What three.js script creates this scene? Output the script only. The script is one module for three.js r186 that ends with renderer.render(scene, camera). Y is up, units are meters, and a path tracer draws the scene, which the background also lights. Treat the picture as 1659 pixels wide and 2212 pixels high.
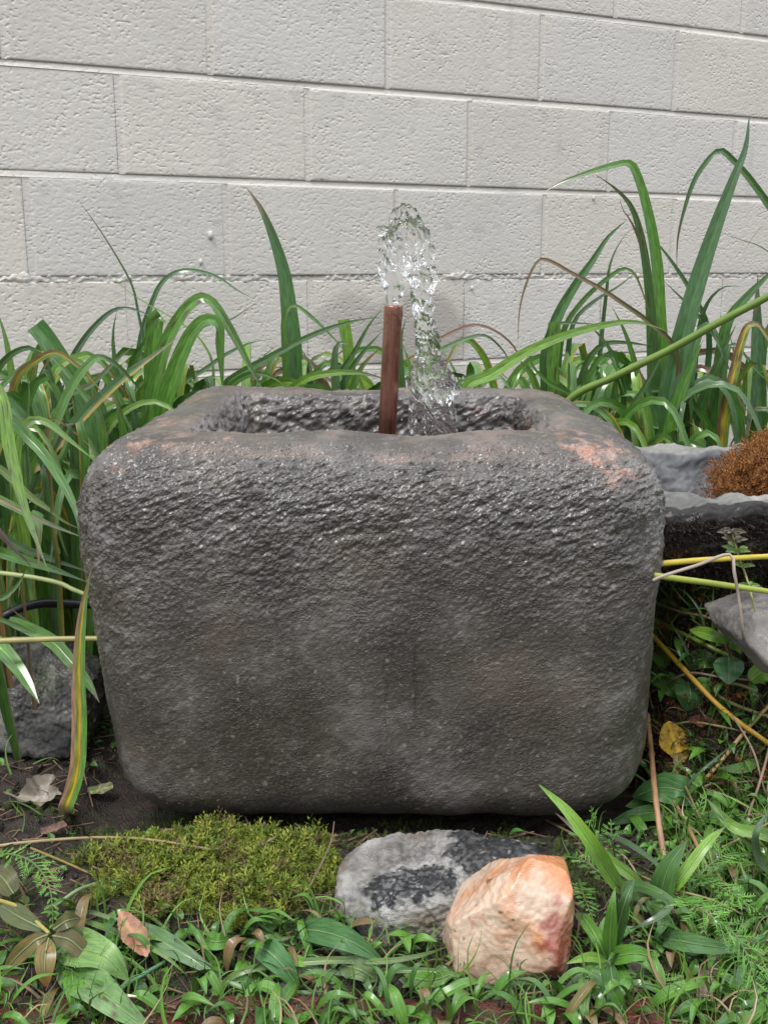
import * as THREE from 'three';
import { mergeGeometries } from 'three/addons/utils/BufferGeometryUtils.js';

// ---------------------------------------------------------------- camera, sky, sun, exposure
const scene = new THREE.Scene();
const CAM = new THREE.Vector3(0, 0.618, 1.12), TILT = 0.2277, FOCAL = 2300;
const camera = new THREE.PerspectiveCamera(THREE.MathUtils.radToDeg(2 * Math.atan(1106 / FOCAL)), 0.75, 0.03, 200);
camera.position.copy(CAM); camera.rotation.x = -TILT;
const skyW = 64, skyH = 32, skyData = new Float32Array(skyW * skyH * 4);
for (let j = 0; j < skyH; j++) for (let i = 0; i < skyW; i++) {
  const s = Math.max(0, Math.sin(((j + 0.5) / skyH - 0.5) * Math.PI)), L = 1.42 * (0.27 + 0.73 * s);
  skyData.set([L * 0.94, L * 0.995, L * 1.085, 1], (j * skyW + i) * 4);
}
const sky = new THREE.DataTexture(skyData, skyW, skyH, THREE.RGBAFormat, THREE.FloatType);
sky.mapping = THREE.EquirectangularReflectionMapping; sky.magFilter = sky.minFilter = THREE.LinearFilter; sky.needsUpdate = true;
scene.background = sky; scene.environment = sky;
const sun = new THREE.DirectionalLight(new THREE.Color(1, 0.965, 0.90), 1.45);
sun.position.set(-1.6, 5, 2.2); sun.castShadow = true; sun.shadow.radius = 26; sun.shadow.mapSize.set(2048, 2048);
Object.assign(sun.shadow.camera, { left: -3, right: 3, top: 3, bottom: -3, near: 0.5, far: 14 });
scene.add(sun, sun.target);
const renderer = new THREE.WebGLRenderer({ antialias: true });
renderer.toneMapping = THREE.LinearToneMapping; renderer.toneMappingExposure = 1.48;
renderer.shadowMap.enabled = true; renderer.shadowMap.type = THREE.PCFSoftShadowMap;

// ---------------------------------------------------------------- helpers: random numbers and noise
const V3 = THREE.Vector3, V = (x, y, z) => new V3(x, y, z);
function rng(seed) { let a = seed >>> 0; return () => { a = (a + 0x6d2b79f5) | 0; let t = Math.imul(a ^ (a >>> 15), 1 | a); t = (t + Math.imul(t ^ (t >>> 7), 61 | t)) ^ t; return ((t ^ (t >>> 14)) >>> 0) / 4294967296; }; }
const R0 = rng(7), PERM = new Uint8Array(512);
{ const p = [...Array(256).keys()]; for (let i = 255; i > 0; i--) { const j = Math.floor(R0() * (i + 1)); [p[i], p[j]] = [p[j], p[i]]; } for (let i = 0; i < 512; i++) PERM[i] = p[i & 255]; }
const grd = (h, x, y, z) => { h &= 15; const u = h < 8 ? x : y, v = h < 4 ? y : h === 12 || h === 14 ? x : z; return ((h & 1) ? -u : u) + ((h & 2) ? -v : v); };
function noise(x, y, z) {
  const fx = Math.floor(x), fy = Math.floor(y), fz = Math.floor(z), X = fx & 255, Y = fy & 255, Z = fz & 255;
  x -= fx; y -= fy; z -= fz;
  const u = x * x * x * (x * (x * 6 - 15) + 10), v = y * y * y * (y * (y * 6 - 15) + 10), w = z * z * z * (z * (z * 6 - 15) + 10);
  const A = PERM[X] + Y, AA = PERM[A] + Z, AB = PERM[A + 1] + Z, B = PERM[X + 1] + Y, BA = PERM[B] + Z, BB = PERM[B + 1] + Z;
  const l = (t, a, b) => a + t * (b - a);
  return l(w, l(v, l(u, grd(PERM[AA], x, y, z), grd(PERM[BA], x - 1, y, z)), l(u, grd(PERM[AB], x, y - 1, z), grd(PERM[BB], x - 1, y - 1, z))),
    l(v, l(u, grd(PERM[AA + 1], x, y, z - 1), grd(PERM[BA + 1], x - 1, y, z - 1)), l(u, grd(PERM[AB + 1], x, y - 1, z - 1), grd(PERM[BB + 1], x - 1, y - 1, z - 1))));
}
const fbm = (x, y, z, o = 4) => { let s = 0, a = 0.5; for (let i = 0; i < o; i++) { s += a * noise(x, y, z); x *= 2.03; y *= 2.01; z *= 2.05; a *= 0.5; } return s; };
const ridged = (x, y, z, o = 3) => { let s = 0, a = 0.5; for (let i = 0; i < o; i++) { s += a * (1 - 2 * Math.abs(noise(x, y, z))); x *= 2.1; y *= 2.07; z *= 2.03; a *= 0.5; } return s; };
const clamp = (x, a = 0, b = 1) => Math.min(b, Math.max(a, x)), ss = (a, b, x) => { const t = clamp((x - a) / (b - a)); return t * t * (3 - 2 * t); };
const mix3 = (a, b, t) => [a[0] + (b[0] - a[0]) * t, a[1] + (b[1] - a[1]) * t, a[2] + (b[2] - a[2]) * t];

// ---------------------------------------------------------------- the lie of the land (metres; y = 0 under the trough)
const wallZ = (x) => -1.4067 - x * Math.tan(0.4513);
function land(x, z) {
  let y = 0.005 * fbm(x * 9, z * 9, 3.1, 3) + 0.004 * noise(x * 37, z * 37, 9.7);
  const mx = (x + 0.172) / 0.145, mz = (z - 0.135) / 0.08, m = mx * mx + mz * mz;
  y += 0.016 * Math.exp(-m * m * 0.7) * (1 + 0.5 * noise(x * 30, z * 30, 2));                                               // moss cushion
  y += ss(0.3, 0.42, x) * ss(0.02, -0.22, z) * ss(-0.62, -0.5, z) * 0.24;                                 // bank under the stone basin
  y += ss(-0.36, -0.55, x) * ss(-0.05, -0.4, z) * 0.05;
  y += ss(-0.55, -1.0, z) * 0.04 * (1 - ss(0.2, 0.4, x));
  y -= 0.026 * ss(0.37, 0.32, Math.abs(x + 0.015)) * ss(0.055, 0.02, z) * ss(-0.56, -0.5, z);                  // hollow under the trough
  if (z > 0.285) y -= ss(0.285, 0.31, z) * 0.02;
  return y;
}
// measured sight lines: a point of the photograph on an upright plane z, or h above the land
function sight(px, py) { const x = (px - 829.5) / FOCAL, y = (1106 - py) / FOCAL; return V(x, y * Math.cos(TILT) - Math.sin(TILT), -(Math.cos(TILT) + y * Math.sin(TILT))); }
function at(px, py, z) { const d = sight(px, py), k = (z - CAM.z) / d.z; return CAM.clone().addScaledVector(d, k); }
function onLand(px, py, h = 0) {
  const d = sight(px, py); let k = 0.5, p = CAM.clone();
  for (; k < 4; k += 0.006) { p = CAM.clone().addScaledVector(d, k); if (p.y < land(p.x, p.z) + h) break; }
  return p;
}

// ---------------------------------------------------------------- helpers: objects
const taken = new Map();
function numbered(name) { const n = taken.get(name) || 0; taken.set(name, n + 1); return n ? `${name}_${String(n).padStart(3, '0')}` : name; }
function lit(m) { m.castShadow = true; m.receiveShadow = true; return m; }
function thing(name, label, category, pos = V(0, 0, 0), group) {
  const g = new THREE.Group(); g.name = numbered(name); g.position.copy(pos); g.userData = { label, category }; if (group) g.userData.group = group;
  scene.add(g); g.updateMatrixWorld(true); return g;
}
// geometry in world metres becomes a part of its thing
function part(name, geo, mat, parent) { const g = geo.clone(); g.translate(-parent.position.x, -parent.position.y, -parent.position.z); const m = lit(new THREE.Mesh(g, mat)); m.name = name; parent.add(m); return m; }
function single(name, geo, mat, label, category, group) {      // a thing that is one mesh, its origin at its base
  geo.computeBoundingBox(); const b = geo.boundingBox, o = V((b.min.x + b.max.x) / 2, b.min.y, (b.min.z + b.max.z) / 2);
  geo.translate(-o.x, -o.y, -o.z); const m = lit(new THREE.Mesh(geo, mat)); m.position.copy(o); m.name = numbered(name); m.userData = { label, category }; if (group) m.userData.group = group; scene.add(m); return m;
}
function ground(m, name) { m.name = name; m.userData = { kind: 'structure' }; scene.add(lit(m)); return m; }
function stuff(m, name, label, category) { m.name = numbered(name); m.userData = { kind: 'stuff', label, category }; scene.add(lit(m)); return m; }

function grid(nu, nv, f, closeU = false) {   // f(i, j) -> { p, uv, c }
  const pos = [], uv = [], col = [], idx = []; const W = nu + 1;
  for (let j = 0; j <= nv; j++) for (let i = 0; i <= nu; i++) { const q = f(i, j); pos.push(q.p.x, q.p.y, q.p.z); uv.push(q.uv[0], q.uv[1]); const c = q.c || [1, 1, 1]; col.push(c[0], c[1], c[2]); }
  for (let j = 0; j < nv; j++) for (let i = 0; i < nu; i++) { const a = j * W + i, b = a + 1, c = a + W, d = c + 1; idx.push(a, b, d, a, d, c); }
  const g = new THREE.BufferGeometry();
  g.setAttribute('position', new THREE.Float32BufferAttribute(pos, 3)); g.setAttribute('uv', new THREE.Float32BufferAttribute(uv, 2)); g.setAttribute('color', new THREE.Float32BufferAttribute(col, 3));
  g.setIndex(idx); g.computeVertexNormals();
  if (closeU) { const n = g.attributes.normal; for (let j = 0; j <= nv; j++) { const a = j * W, b = a + nu; const v = V(n.getX(a) + n.getX(b), n.getY(a) + n.getY(b), n.getZ(a) + n.getZ(b)).normalize(); n.setXYZ(a, v.x, v.y, v.z); n.setXYZ(b, v.x, v.y, v.z); } }
  return g;
}
function tex(w, h, f, srgb = false) {
  const d = new Uint8Array(w * h * 4);
  for (let j = 0; j < h; j++) for (let i = 0; i < w; i++) { const c = f(i, j), k = (j * w + i) * 4; if (typeof c === 'number') { d[k] = d[k + 1] = d[k + 2] = clamp(c) * 255; } else { d[k] = clamp(c[0]) * 255; d[k + 1] = clamp(c[1]) * 255; d[k + 2] = clamp(c[2]) * 255; } d[k + 3] = 255; }
  const t = new THREE.DataTexture(d, w, h); t.wrapS = t.wrapT = THREE.RepeatWrapping; t.magFilter = THREE.LinearFilter; t.minFilter = THREE.LinearMipmapLinearFilter; t.generateMipmaps = true; if (srgb) t.colorSpace = THREE.SRGBColorSpace; t.needsUpdate = true; return t;
}

// ---------------------------------------------------------------- textures and materials
const grainTex = tex(512, 512, (i, j) => {   // tiling fine grain
  const a = (i / 512) * Math.PI * 2, b = (j / 512) * Math.PI * 2;
  const n = (k, s) => noise(Math.cos(a) * k + s, Math.sin(a) * k + Math.cos(b) * k, Math.sin(b) * k + s * 1.7);
  return 0.5 + 0.35 * n(11, 1) + 0.3 * n(27, 5) + 0.25 * n(52, 9);
});
const gritTex = tex(2048, 2048, (i, j) => {   // rough-cast mortar: sharp sand grains, drag marks, pinholes (0.35 mm a texel)
  const wx = i + 5 * noise(i * 0.02, j * 0.02, 3), wy = j + 5 * noise(i * 0.02, j * 0.02, 7), a = noise(wx * 0.15, wy * 0.18, 1), b = noise(wx * 0.30, wy * 0.34, 5), s = noise((wx + wy * 0.4) * 0.03, (wy - wx * 0.25) * 0.16, 9), m = noise(i * 0.012, j * 0.012, 13);
  const hole = ss(0.46, 0.6, noise(i * 0.11, j * 0.11, 21)) * 0.6;
  const up = clamp(0.20 + 0.80 * ss(0.62, 0.86, j / 2048 + 0.10 * m) + 0.6 * Math.max(0, m - 0.1)), c1 = noise(i * 0.08, j * 0.1, 33);
  return 0.36 + 0.62 * up * ss(0.14, 0.42, a + 0.25 * m) + 0.20 * ss(0.1, 0.5, b) * up + 0.20 * ss(0.3, 0.55, c1 + 0.2 * a) * (1 - up) + 0.10 * s * (1.2 - up) + 0.05 * b - hole * 0.5;
});
const leafTex = tex(128, 256, (i, j) => {
  const u = i / 128 - 0.5, rib = Math.exp(-u * u * 900) * 0.25, st = 0.07 * Math.sin(i * 0.98 + 0.4 * noise(0, j * 0.05, 1)) + 0.10 * noise(i * 0.45, j * 0.02, 4), bl = 0.20 * noise(i * 0.06, j * 0.04, 8) + 0.08 * noise(i * 0.3, j * 0.2, 3);
  const v = 0.84 + st + bl + rib * 0.6; return [v, v, v * 0.97];
}, true);
const leafBump = tex(128, 64, (i, j) => 0.5 + 0.3 * Math.sin(i * 0.98) + 0.25 * noise(i * 0.4, j * 0.1, 2) - 0.5 * Math.exp(-((i / 128 - 0.5) ** 2) * 1200));
const veinTex = tex(256, 256, (i, j) => {
  const u = i / 256 - 0.5, v = j / 256, side = Math.abs(((v * 9 - Math.abs(u) * 5.5) % 1 + 1) % 1 - 0.5);
  const vein = Math.exp(-side * side * 260) * 0.16 * (0.4 + Math.abs(u)), rib = Math.exp(-u * u * 1500) * 0.35, t = 0.84 + vein + rib + 0.16 * noise(i * 0.05, j * 0.05, 2) + 0.1 * noise(i * 0.25, j * 0.25, 6);
  return [t, t, t * 0.96];
}, true);
const veinBump = tex(256, 256, (i, j) => { const u = i / 256 - 0.5, v = j / 256, side = Math.abs(((v * 9 - Math.abs(u) * 5.5) % 1 + 1) % 1 - 0.5); return 0.6 - 0.4 * Math.exp(-side * side * 160) - 0.4 * Math.exp(-u * u * 1000) + 0.15 * noise(i * 0.15, j * 0.15, 5); });
const C = THREE.DoubleSide;
const M = {
  leaf: new THREE.MeshPhysicalMaterial({ vertexColors: true, map: leafTex, bumpMap: leafBump, bumpScale: 0.0007, roughness: 0.85, clearcoat: 1, clearcoatRoughness: 0.2, transmission: 0.2, thickness: 0, side: C }),
  broad: new THREE.MeshPhysicalMaterial({ vertexColors: true, map: veinTex, bumpMap: veinBump, bumpScale: 0.0008, roughness: 0.8, clearcoat: 0.7, clearcoatRoughness: 0.3, transmission: 0.2, thickness: 0, side: C }),
  dry: new THREE.MeshStandardMaterial({ vertexColors: true, map: veinTex, bumpMap: veinBump, bumpScale: 0.0006, roughness: 0.6, side: C }),
  stem: new THREE.MeshPhysicalMaterial({ vertexColors: true, roughness: 0.5, clearcoat: 0.4, clearcoatRoughness: 0.3, bumpMap: leafBump, bumpScale: 0.0003 }),
  feather: new THREE.MeshPhysicalMaterial({ vertexColors: true, roughness: 0.7, clearcoat: 0.4, clearcoatRoughness: 0.35, side: C }),
  stone: new THREE.MeshPhysicalMaterial({ vertexColors: true, roughness: 0.6, clearcoat: 0.18, clearcoatRoughness: 0.25, bumpMap: gritTex, bumpScale: 0.0016 }),
  quartz: new THREE.MeshPhysicalMaterial({ vertexColors: true, roughness: 0.42, clearcoat: 0.7, clearcoatRoughness: 0.16, bumpMap: gritTex, bumpScale: 0.0005 }),
  wet: new THREE.MeshPhysicalMaterial({ vertexColors: true, roughness: 0.48, clearcoat: 0.75, clearcoatRoughness: 0.24, bumpMap: gritTex, bumpScale: 0.0018 }),
  soil: new THREE.MeshStandardMaterial({ vertexColors: true, roughness: 0.62, bumpMap: grainTex, bumpScale: 0.004 }),
  brick: new THREE.MeshStandardMaterial({ vertexColors: true, roughness: 0.42, bumpMap: grainTex, bumpScale: 0.002 }),
  water: new THREE.MeshPhysicalMaterial({ color: 0xffffff, roughness: 0.0, transmission: 1, thickness: 0.02, ior: 1.333 }),
  hose: new THREE.MeshStandardMaterial({ color: new THREE.Color().setRGB(0.012, 0.012, 0.014), roughness: 0.32 }),
  white: new THREE.MeshStandardMaterial({ color: new THREE.Color().setRGB(0.78, 0.8, 0.82), roughness: 0.35 }),
};

// ---------------------------------------------------------------- ground
{
  const ax = (lo, fine0, fine1, hi, step) => { const a = []; for (let x = fine0; x <= fine1; x += step) a.push(x); let d = step, x = fine1; while (x < hi) { d *= 1.35; x += d; a.push(Math.min(x, hi)); } d = step; x = fine0; while (x > lo) { d *= 1.35; x -= d; a.unshift(Math.max(x, lo)); } return a; };
  const xs = ax(-60, -0.85, 0.9, 60, 0.0045), zs = ax(-60, -1.0, 0.5, 60, 0.0045);
  const g = grid(xs.length - 1, zs.length - 1, (i, j) => {
    const x = xs[i], z = zs[zs.length - 1 - j], near = Math.abs(x) < 1.2 && Math.abs(z) < 1.3;
    const n = near ? fbm(x * 45, z * 45, 1, 4) : 0, n2 = fbm(x * 12, z * 12, 5, 3), crumb = near ? Math.max(0, noise(x * 130, z * 130, 7)) : 0;
    let c = mix3([0.020, 0.013, 0.010], [0.052, 0.036, 0.027], clamp(0.5 + n * 1.4));
    const moss = ss(0.06, 0.22, n2 + n * 0.5 - (z < -0.05 ? 0.12 : 0)); c = mix3(c, [0.035, 0.05, 0.012], moss * 0.75);
    return { p: V(x, land(x, z) + 0.009 * n + 0.005 * crumb, z), uv: [x * 5, z * 5], c };
  });
  ground(new THREE.Mesh(g, M.soil), 'ground');
}

// ---------------------------------------------------------------- painted block wall
const BL = 0.4064, BH = 0.2032, S0 = -0.7938, YC = 0.5905, JT = 0.0112;
{
  const SX = 4.1, SY = 2.05, s00 = -1.6, y00 = -0.12, tw = 2048, th = 1024;
  const wallBump = tex(tw, th, (i, j) => {
    const x = i / tw * SX * 100, y = j / th * SY * 100;      // centimetres
    const wx = x + 0.3 * noise(x * 0.7, y * 0.7, 3), wy = y + 0.3 * noise(x * 0.7, y * 0.7, 8);
    const pit = ss(0.24, 0.5, noise(wx * 1.25, wy * 2.1, 11) + 0.4 * noise(wx * 2.6, wy * 3.6, 17));
    const dent = ss(0.2, 0.5, noise(wx * 0.5 + wy * 0.3, wy * 1.2 - wx * 0.2, 23));
    return 0.72 + 0.12 * noise(x * 1.6, y * 2.1, 2) + 0.10 * noise(x * 0.55, y * 0.8, 5) - 0.62 * pit * (0.4 + 0.6 * ss(-0.1, 0.3, noise(x * 0.12, y * 0.12, 31))) - 0.16 * dent;
  });
  const wallMap = tex(tw, th, (i, j) => {
    const s = s00 + (i / tw) * SX, y = y00 + (j / th) * SY;
    const n = 0.5 + 0.5 * fbm(s * 2.2, y * 2.2, 4, 3), f = noise(s * 60, y * 80, 6) * 0.012 + noise(s * 9, y * 9, 16) * 0.014;
    let c = mix3([0.822, 0.799, 0.762], [0.858, 0.832, 0.790], n).map((v) => v + f);
    { const row = Math.floor((y - YC) / BH), k = Math.floor((s - S0 - (((row % 2) + 2) % 2 ? BL / 2 : 0)) / BL), hsh = Math.sin(row * 12.9898 + k * 78.233) * 43758.5453, t = hsh - Math.floor(hsh); c = c.map((v, q) => v + 0.022 * (t - 0.5) + [0.004, 0, -0.006][q] * (((t * 7.3) % 1) - 0.5) * 2); }
    { const d = ss(0.2, 0.5, noise(s * 26, y * 1.6, 55)) * ss(0.0, 0.3, noise(s * 3, y * 2.2, 58)); c = mix3(c, [0.70, 0.685, 0.66], 0.30 * d); }                 // old drip marks
    // splash-wetted paint behind the jet, with its own ragged outline
    const e = 0.05 * fbm(s * 14, y * 14, 9, 4), q1 = Math.hypot((s - 0.085) / 0.17, (y - 0.455) / 0.12) + e * 5, q2 = Math.hypot((s + 0.09) / 0.10, (y - 0.49) / 0.08) + e * 6;
    c = mix3(c, [0.70, 0.672, 0.635], 0.9 * ss(1.0, 0.7, q1)); c = mix3(c, [0.71, 0.685, 0.65], 0.7 * ss(1.0, 0.65, q2));
    const spl = ss(0.33, 0.5, noise(s * 30, y * 24, 41)) * ss(0.32, 0.05, y); c = mix3(c, [0.50, 0.46, 0.40], 0.35 * spl);   // soil splashes
    const grime = ss(0.42, 0.6, noise(s * 22, y * 22, 77)); return mix3(c, [0.66, 0.65, 0.63], 0.22 * grime);
  }, true);
  const paint = new THREE.MeshStandardMaterial({ map: wallMap, bumpMap: wallBump, bumpScale: 0.0022, roughness: 0.6 });
  const wall = thing('block_wall', 'painted grey-white concrete block wall behind the plants', 'wall', V(0, 0, -1.4067)); wall.rotation.y = 0.4513; wall.updateMatrixWorld(true);
  const uvOf = (s, y) => [(s - s00) / SX, (y - y00) / SY];
  const add = (name, g) => { const m = lit(new THREE.Mesh(g, paint)); m.name = name; wall.add(m); return m; };
  const shift = { '-3': 0.01, '-2': 0, '-1': 0.0, 0: 0.012, 1: -0.001, 2: -0.011, 3: -0.004, 4: 0.003, 5: 0 };
  const face = (w, h, s, y, seed, lip) => {                                      // dished slab with worn, uneven edges
    const nu = 40, nv = 22;
    return grid(nu, nv, (i, j) => {
      const eu = (t, n) => { const k = clamp((t - 1) / (n - 2)); return k < 0.12 ? k / 0.12 * 0.03 : k > 0.88 ? 0.97 + (k - 0.88) / 0.12 * 0.03 : 0.03 + (k - 0.12) / 0.76 * 0.94; };
      const u = eu(i, nu), v = eu(j, nv), x = (u - 0.5) * w, yy = v * h;
      const eh = Math.min(u * w, (1 - u) * w), ev = Math.min(v * h, (1 - v) * h), edge = Math.min(eh, ev), rag = 0.0012 * (1 + noise((s + x) * 45, (y + yy) * 45, seed)) ;
      const X = x, z = (ev < eh ? -0.0014 : -0.0010) * Math.pow(clamp(1 - edge / (0.0045 + rag)), 2) * lip + 0.0008 * noise((s + x) * 6, (y + yy) * 6, seed);
      return { p: V(X, yy, (i === 0 || i === nu || j === 0 || j === nv) ? -0.02 : z), uv: uvOf(s + x, y + yy) };
    });
  };
  for (let r = -3; r <= 4; r++) {
    const y = YC + r * BH + JT / 2, odd = ((r % 2) + 2) % 2;                        // row 0 lies just above course C
    for (let k = -5; k <= 10; k++) {
      const c = S0 + (odd ? BL / 2 : 0) + k * BL + BL / 2 + shift[r], g = face(BL - JT, BH - JT, c, y, k * 7 + r * 3, r === -1 ? 0.7 : 1);
      const m = add('block', g); m.position.set(c, y, r < 0 ? -0.001 : 0.0007 * ((k * 5 + r * 3) % 3));
      // upright joint, nearly flush with paint
      const js = c - BL / 2, jg = grid(4, 14, (i, j) => { const x = (i / 4 - 0.5) * (JT + 0.003), yy = (j / 14) * (BH - JT), q = i / 2 - 1; return { p: V(x, yy, -0.0014 + 0.0006 * q * q + 0.0006 * noise(js * 30 + x * 200, (y + yy) * 60, 3)), uv: uvOf(js + x, y + yy) }; });
      add('upright_joint', jg).position.set(js, y, 0);
    }
    // bed joint below the row: struck so that its lower lip stands forward
    const a = -2.9, b = 4.0, bulge = r === 0, n = bulge ? 1700 : 420;
    add(bulge ? 'mortar_ledge' : 'bed_joint', grid(n, bulge ? 8 : 6, (i, j) => {
      const s = a + (b - a) * i / n, q = j / (bulge ? 8 : 6); let yy, z;
      if (bulge) { const t = q * Math.PI, l = 0.0095 + 0.007 * fbm(s * 22, 2, 5, 3) + 0.007 * noise(s * 75, q * 3, 8), amp = 0.0026 + 0.009 * fbm(s * 7, 7, 2, 3) + 0.005 * noise(s * 85, q * 3, 4); yy = (0.004 - Math.cos(t) * l) - 0.002; z = -0.004 + Math.max(-0.002, amp) * Math.pow(Math.sin(t), 0.6) + 0.0016 * noise(s * 190, q * 6, 4); }
      else { yy = (q - 0.5) * (JT + 0.002); z = -0.0003 - 0.0034 * Math.pow(q, 0.75) + 0.0007 * noise(s * 40, q * 2, r); }
      return { p: V(s, yy, z), uv: uvOf(s, y - JT / 2 + yy) };
    })).position.set(0, y - JT / 2, 0);
  }
  // small blobs of paint-covered mortar left on the faces
  for (const [px, py, r] of [[455, 508, 0.0075], [434, 566, 0.005], [1281, 428, 0.005], [1019, 622, 0.004]]) {
    const d = sight(px, py), nrm = V(Math.sin(0.4513), 0, Math.cos(0.4513)), k = V(0, 0, -1.4067).sub(CAM).dot(nrm) / d.dot(nrm), w = wall.worldToLocal(CAM.clone().addScaledVector(d, k));
    const g = new THREE.SphereGeometry(r, 12, 8), p = g.attributes.position, u = g.attributes.uv; for (let i = 0; i < p.count; i++) { const f = 1 + 0.35 * noise(p.getX(i) * 300, p.getY(i) * 300, p.getZ(i) * 300 + px); p.setXYZ(i, p.getX(i) * f * 0.8, p.getY(i) * f * 1.25, p.getZ(i) * f * 0.8); const q = uvOf(w.x, w.y); u.setXY(i, q[0] + 0.004, q[1]); } g.computeVertexNormals();
    add('mortar_blob', g).position.set(w.x, w.y, 0.001);
  }
  // the rest of the house wall above the frame, and its thickness
  const up = new THREE.BoxGeometry(6.9, 1.1, 0.2); add('upper_wall', up).position.set(0.55, YC + 5 * BH + 0.55, -0.1);
  const core = new THREE.BoxGeometry(6.9, 1.9, 0.18); add('wall_core', core).position.set(0.55, YC + 5 * BH - 0.96, -0.115);
}

// ---------------------------------------------------------------- stone basins (the trough and the one behind it)
function basin({ a0, b0, r0, prof, cols, disp, color, uvk = 5 }) {
  const kinds = []; const [nf, nc, ns, nbc, nb] = cols;
  // perimeter, starting at the back centre and going round to the left, front, right
  const seg = [['b', nb / 2, 0.5, 1], ['BL', nbc], ['l', ns], ['FL', nc], ['f', nf], ['FR', nc], ['r', ns], ['BR', nbc], ['b', nb / 2, 0, 0.5]];
  for (const [k, n, t0 = 0, t1 = 1] of seg) for (let i = 0; i < n; i++) kinds.push([k, t0 + (t1 - t0) * i / n]);
  kinds.push(['b', 0.5]);
  const plan = (k, t, a, b, r) => {
    const arc = (cx, cz, th0) => { const th = th0 + t * Math.PI / 2; return [cx + r * Math.cos(th), cz + r * Math.sin(th), Math.cos(th), Math.sin(th)]; };
    switch (k) {
      case 'b': return [(a - r) * (1 - 2 * t), -b, 0, -1];                     // from +x to -x
      case 'BL': { const th = -Math.PI / 2 - t * Math.PI / 2; return [-(a - r) + r * Math.cos(th), -(b - r) + r * Math.sin(th), Math.cos(th), Math.sin(th)]; }
      case 'l': return [-a, -(b - r) + 2 * (b - r) * t, -1, 0];
      case 'FL': { const th = Math.PI - t * Math.PI / 2; return [-(a - r) + r * Math.cos(th), (b - r) + r * Math.sin(th), Math.cos(th), Math.sin(th)]; }
      case 'f': return [-(a - r) + 2 * (a - r) * t, b, 0, 1];
      case 'FR': { const th = Math.PI / 2 - t * Math.PI / 2; return [(a - r) + r * Math.cos(th), (b - r) + r * Math.sin(th), Math.cos(th), Math.sin(th)]; }
      case 'r': return [a, (b - r) - 2 * (b - r) * t, 1, 0];
      default: { const th = -t * Math.PI / 2; return [(a - r) + r * Math.cos(th), -(b - r) + r * Math.sin(th), Math.cos(th), Math.sin(th)]; }
    }
  };
  const P = prof; let arc = 0; const arcs = P.map((p, j) => (j ? (arc += Math.hypot(p[0] - P[j - 1][0], p[1] - P[j - 1][1])) : 0));
  const per = kinds.map(([k, t]) => plan(k, t, a0, b0, r0)); let pl = 0; const pls = per.map((p, i) => (i ? (pl += Math.hypot(p[0] - per[i - 1][0], p[1] - per[i - 1][1])) : 0));
  const nu = kinds.length - 1, nv = P.length - 1;
  return grid(nu, nv, (i, j) => {
    const [e, y] = P[j], jn = Math.min(nv, j + 1), jp = Math.max(0, j - 1), te = P[jn][0] - P[jp][0], ty = P[jn][1] - P[jp][1], tl = Math.hypot(te, ty) || 1;
    const a = a0 - e, b = Math.max(0.004, b0 - e), r = clamp(r0 - e * 0.55, 0.003, Math.min(a, b) - 0.001);
    const [x, z, nx, nz] = plan(kinds[i][0], kinds[i][1], a, b, r), no = ty / tl, nup = te / tl;
    const n = V(nx * no, nup, nz * no).normalize(), p = V(x, y, z), d = disp(p, n, e, j / nv);
    p.addScaledVector(n, d.d); if (d.v) p.add(d.v);
    return { p, uv: [pls[i] * uvk, arcs[j] * uvk], c: color(p, n, e, d) };
  }, true);
}
function profile(list) { const out = []; for (const s of list) { const [n, f] = s; for (let i = 0; i < n; i++) out.push(f(i / n)); } const l = list[list.length - 1]; out.push(l[1](1)); return out; }
const TZ = -0.214, TX = -0.0125;
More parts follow.
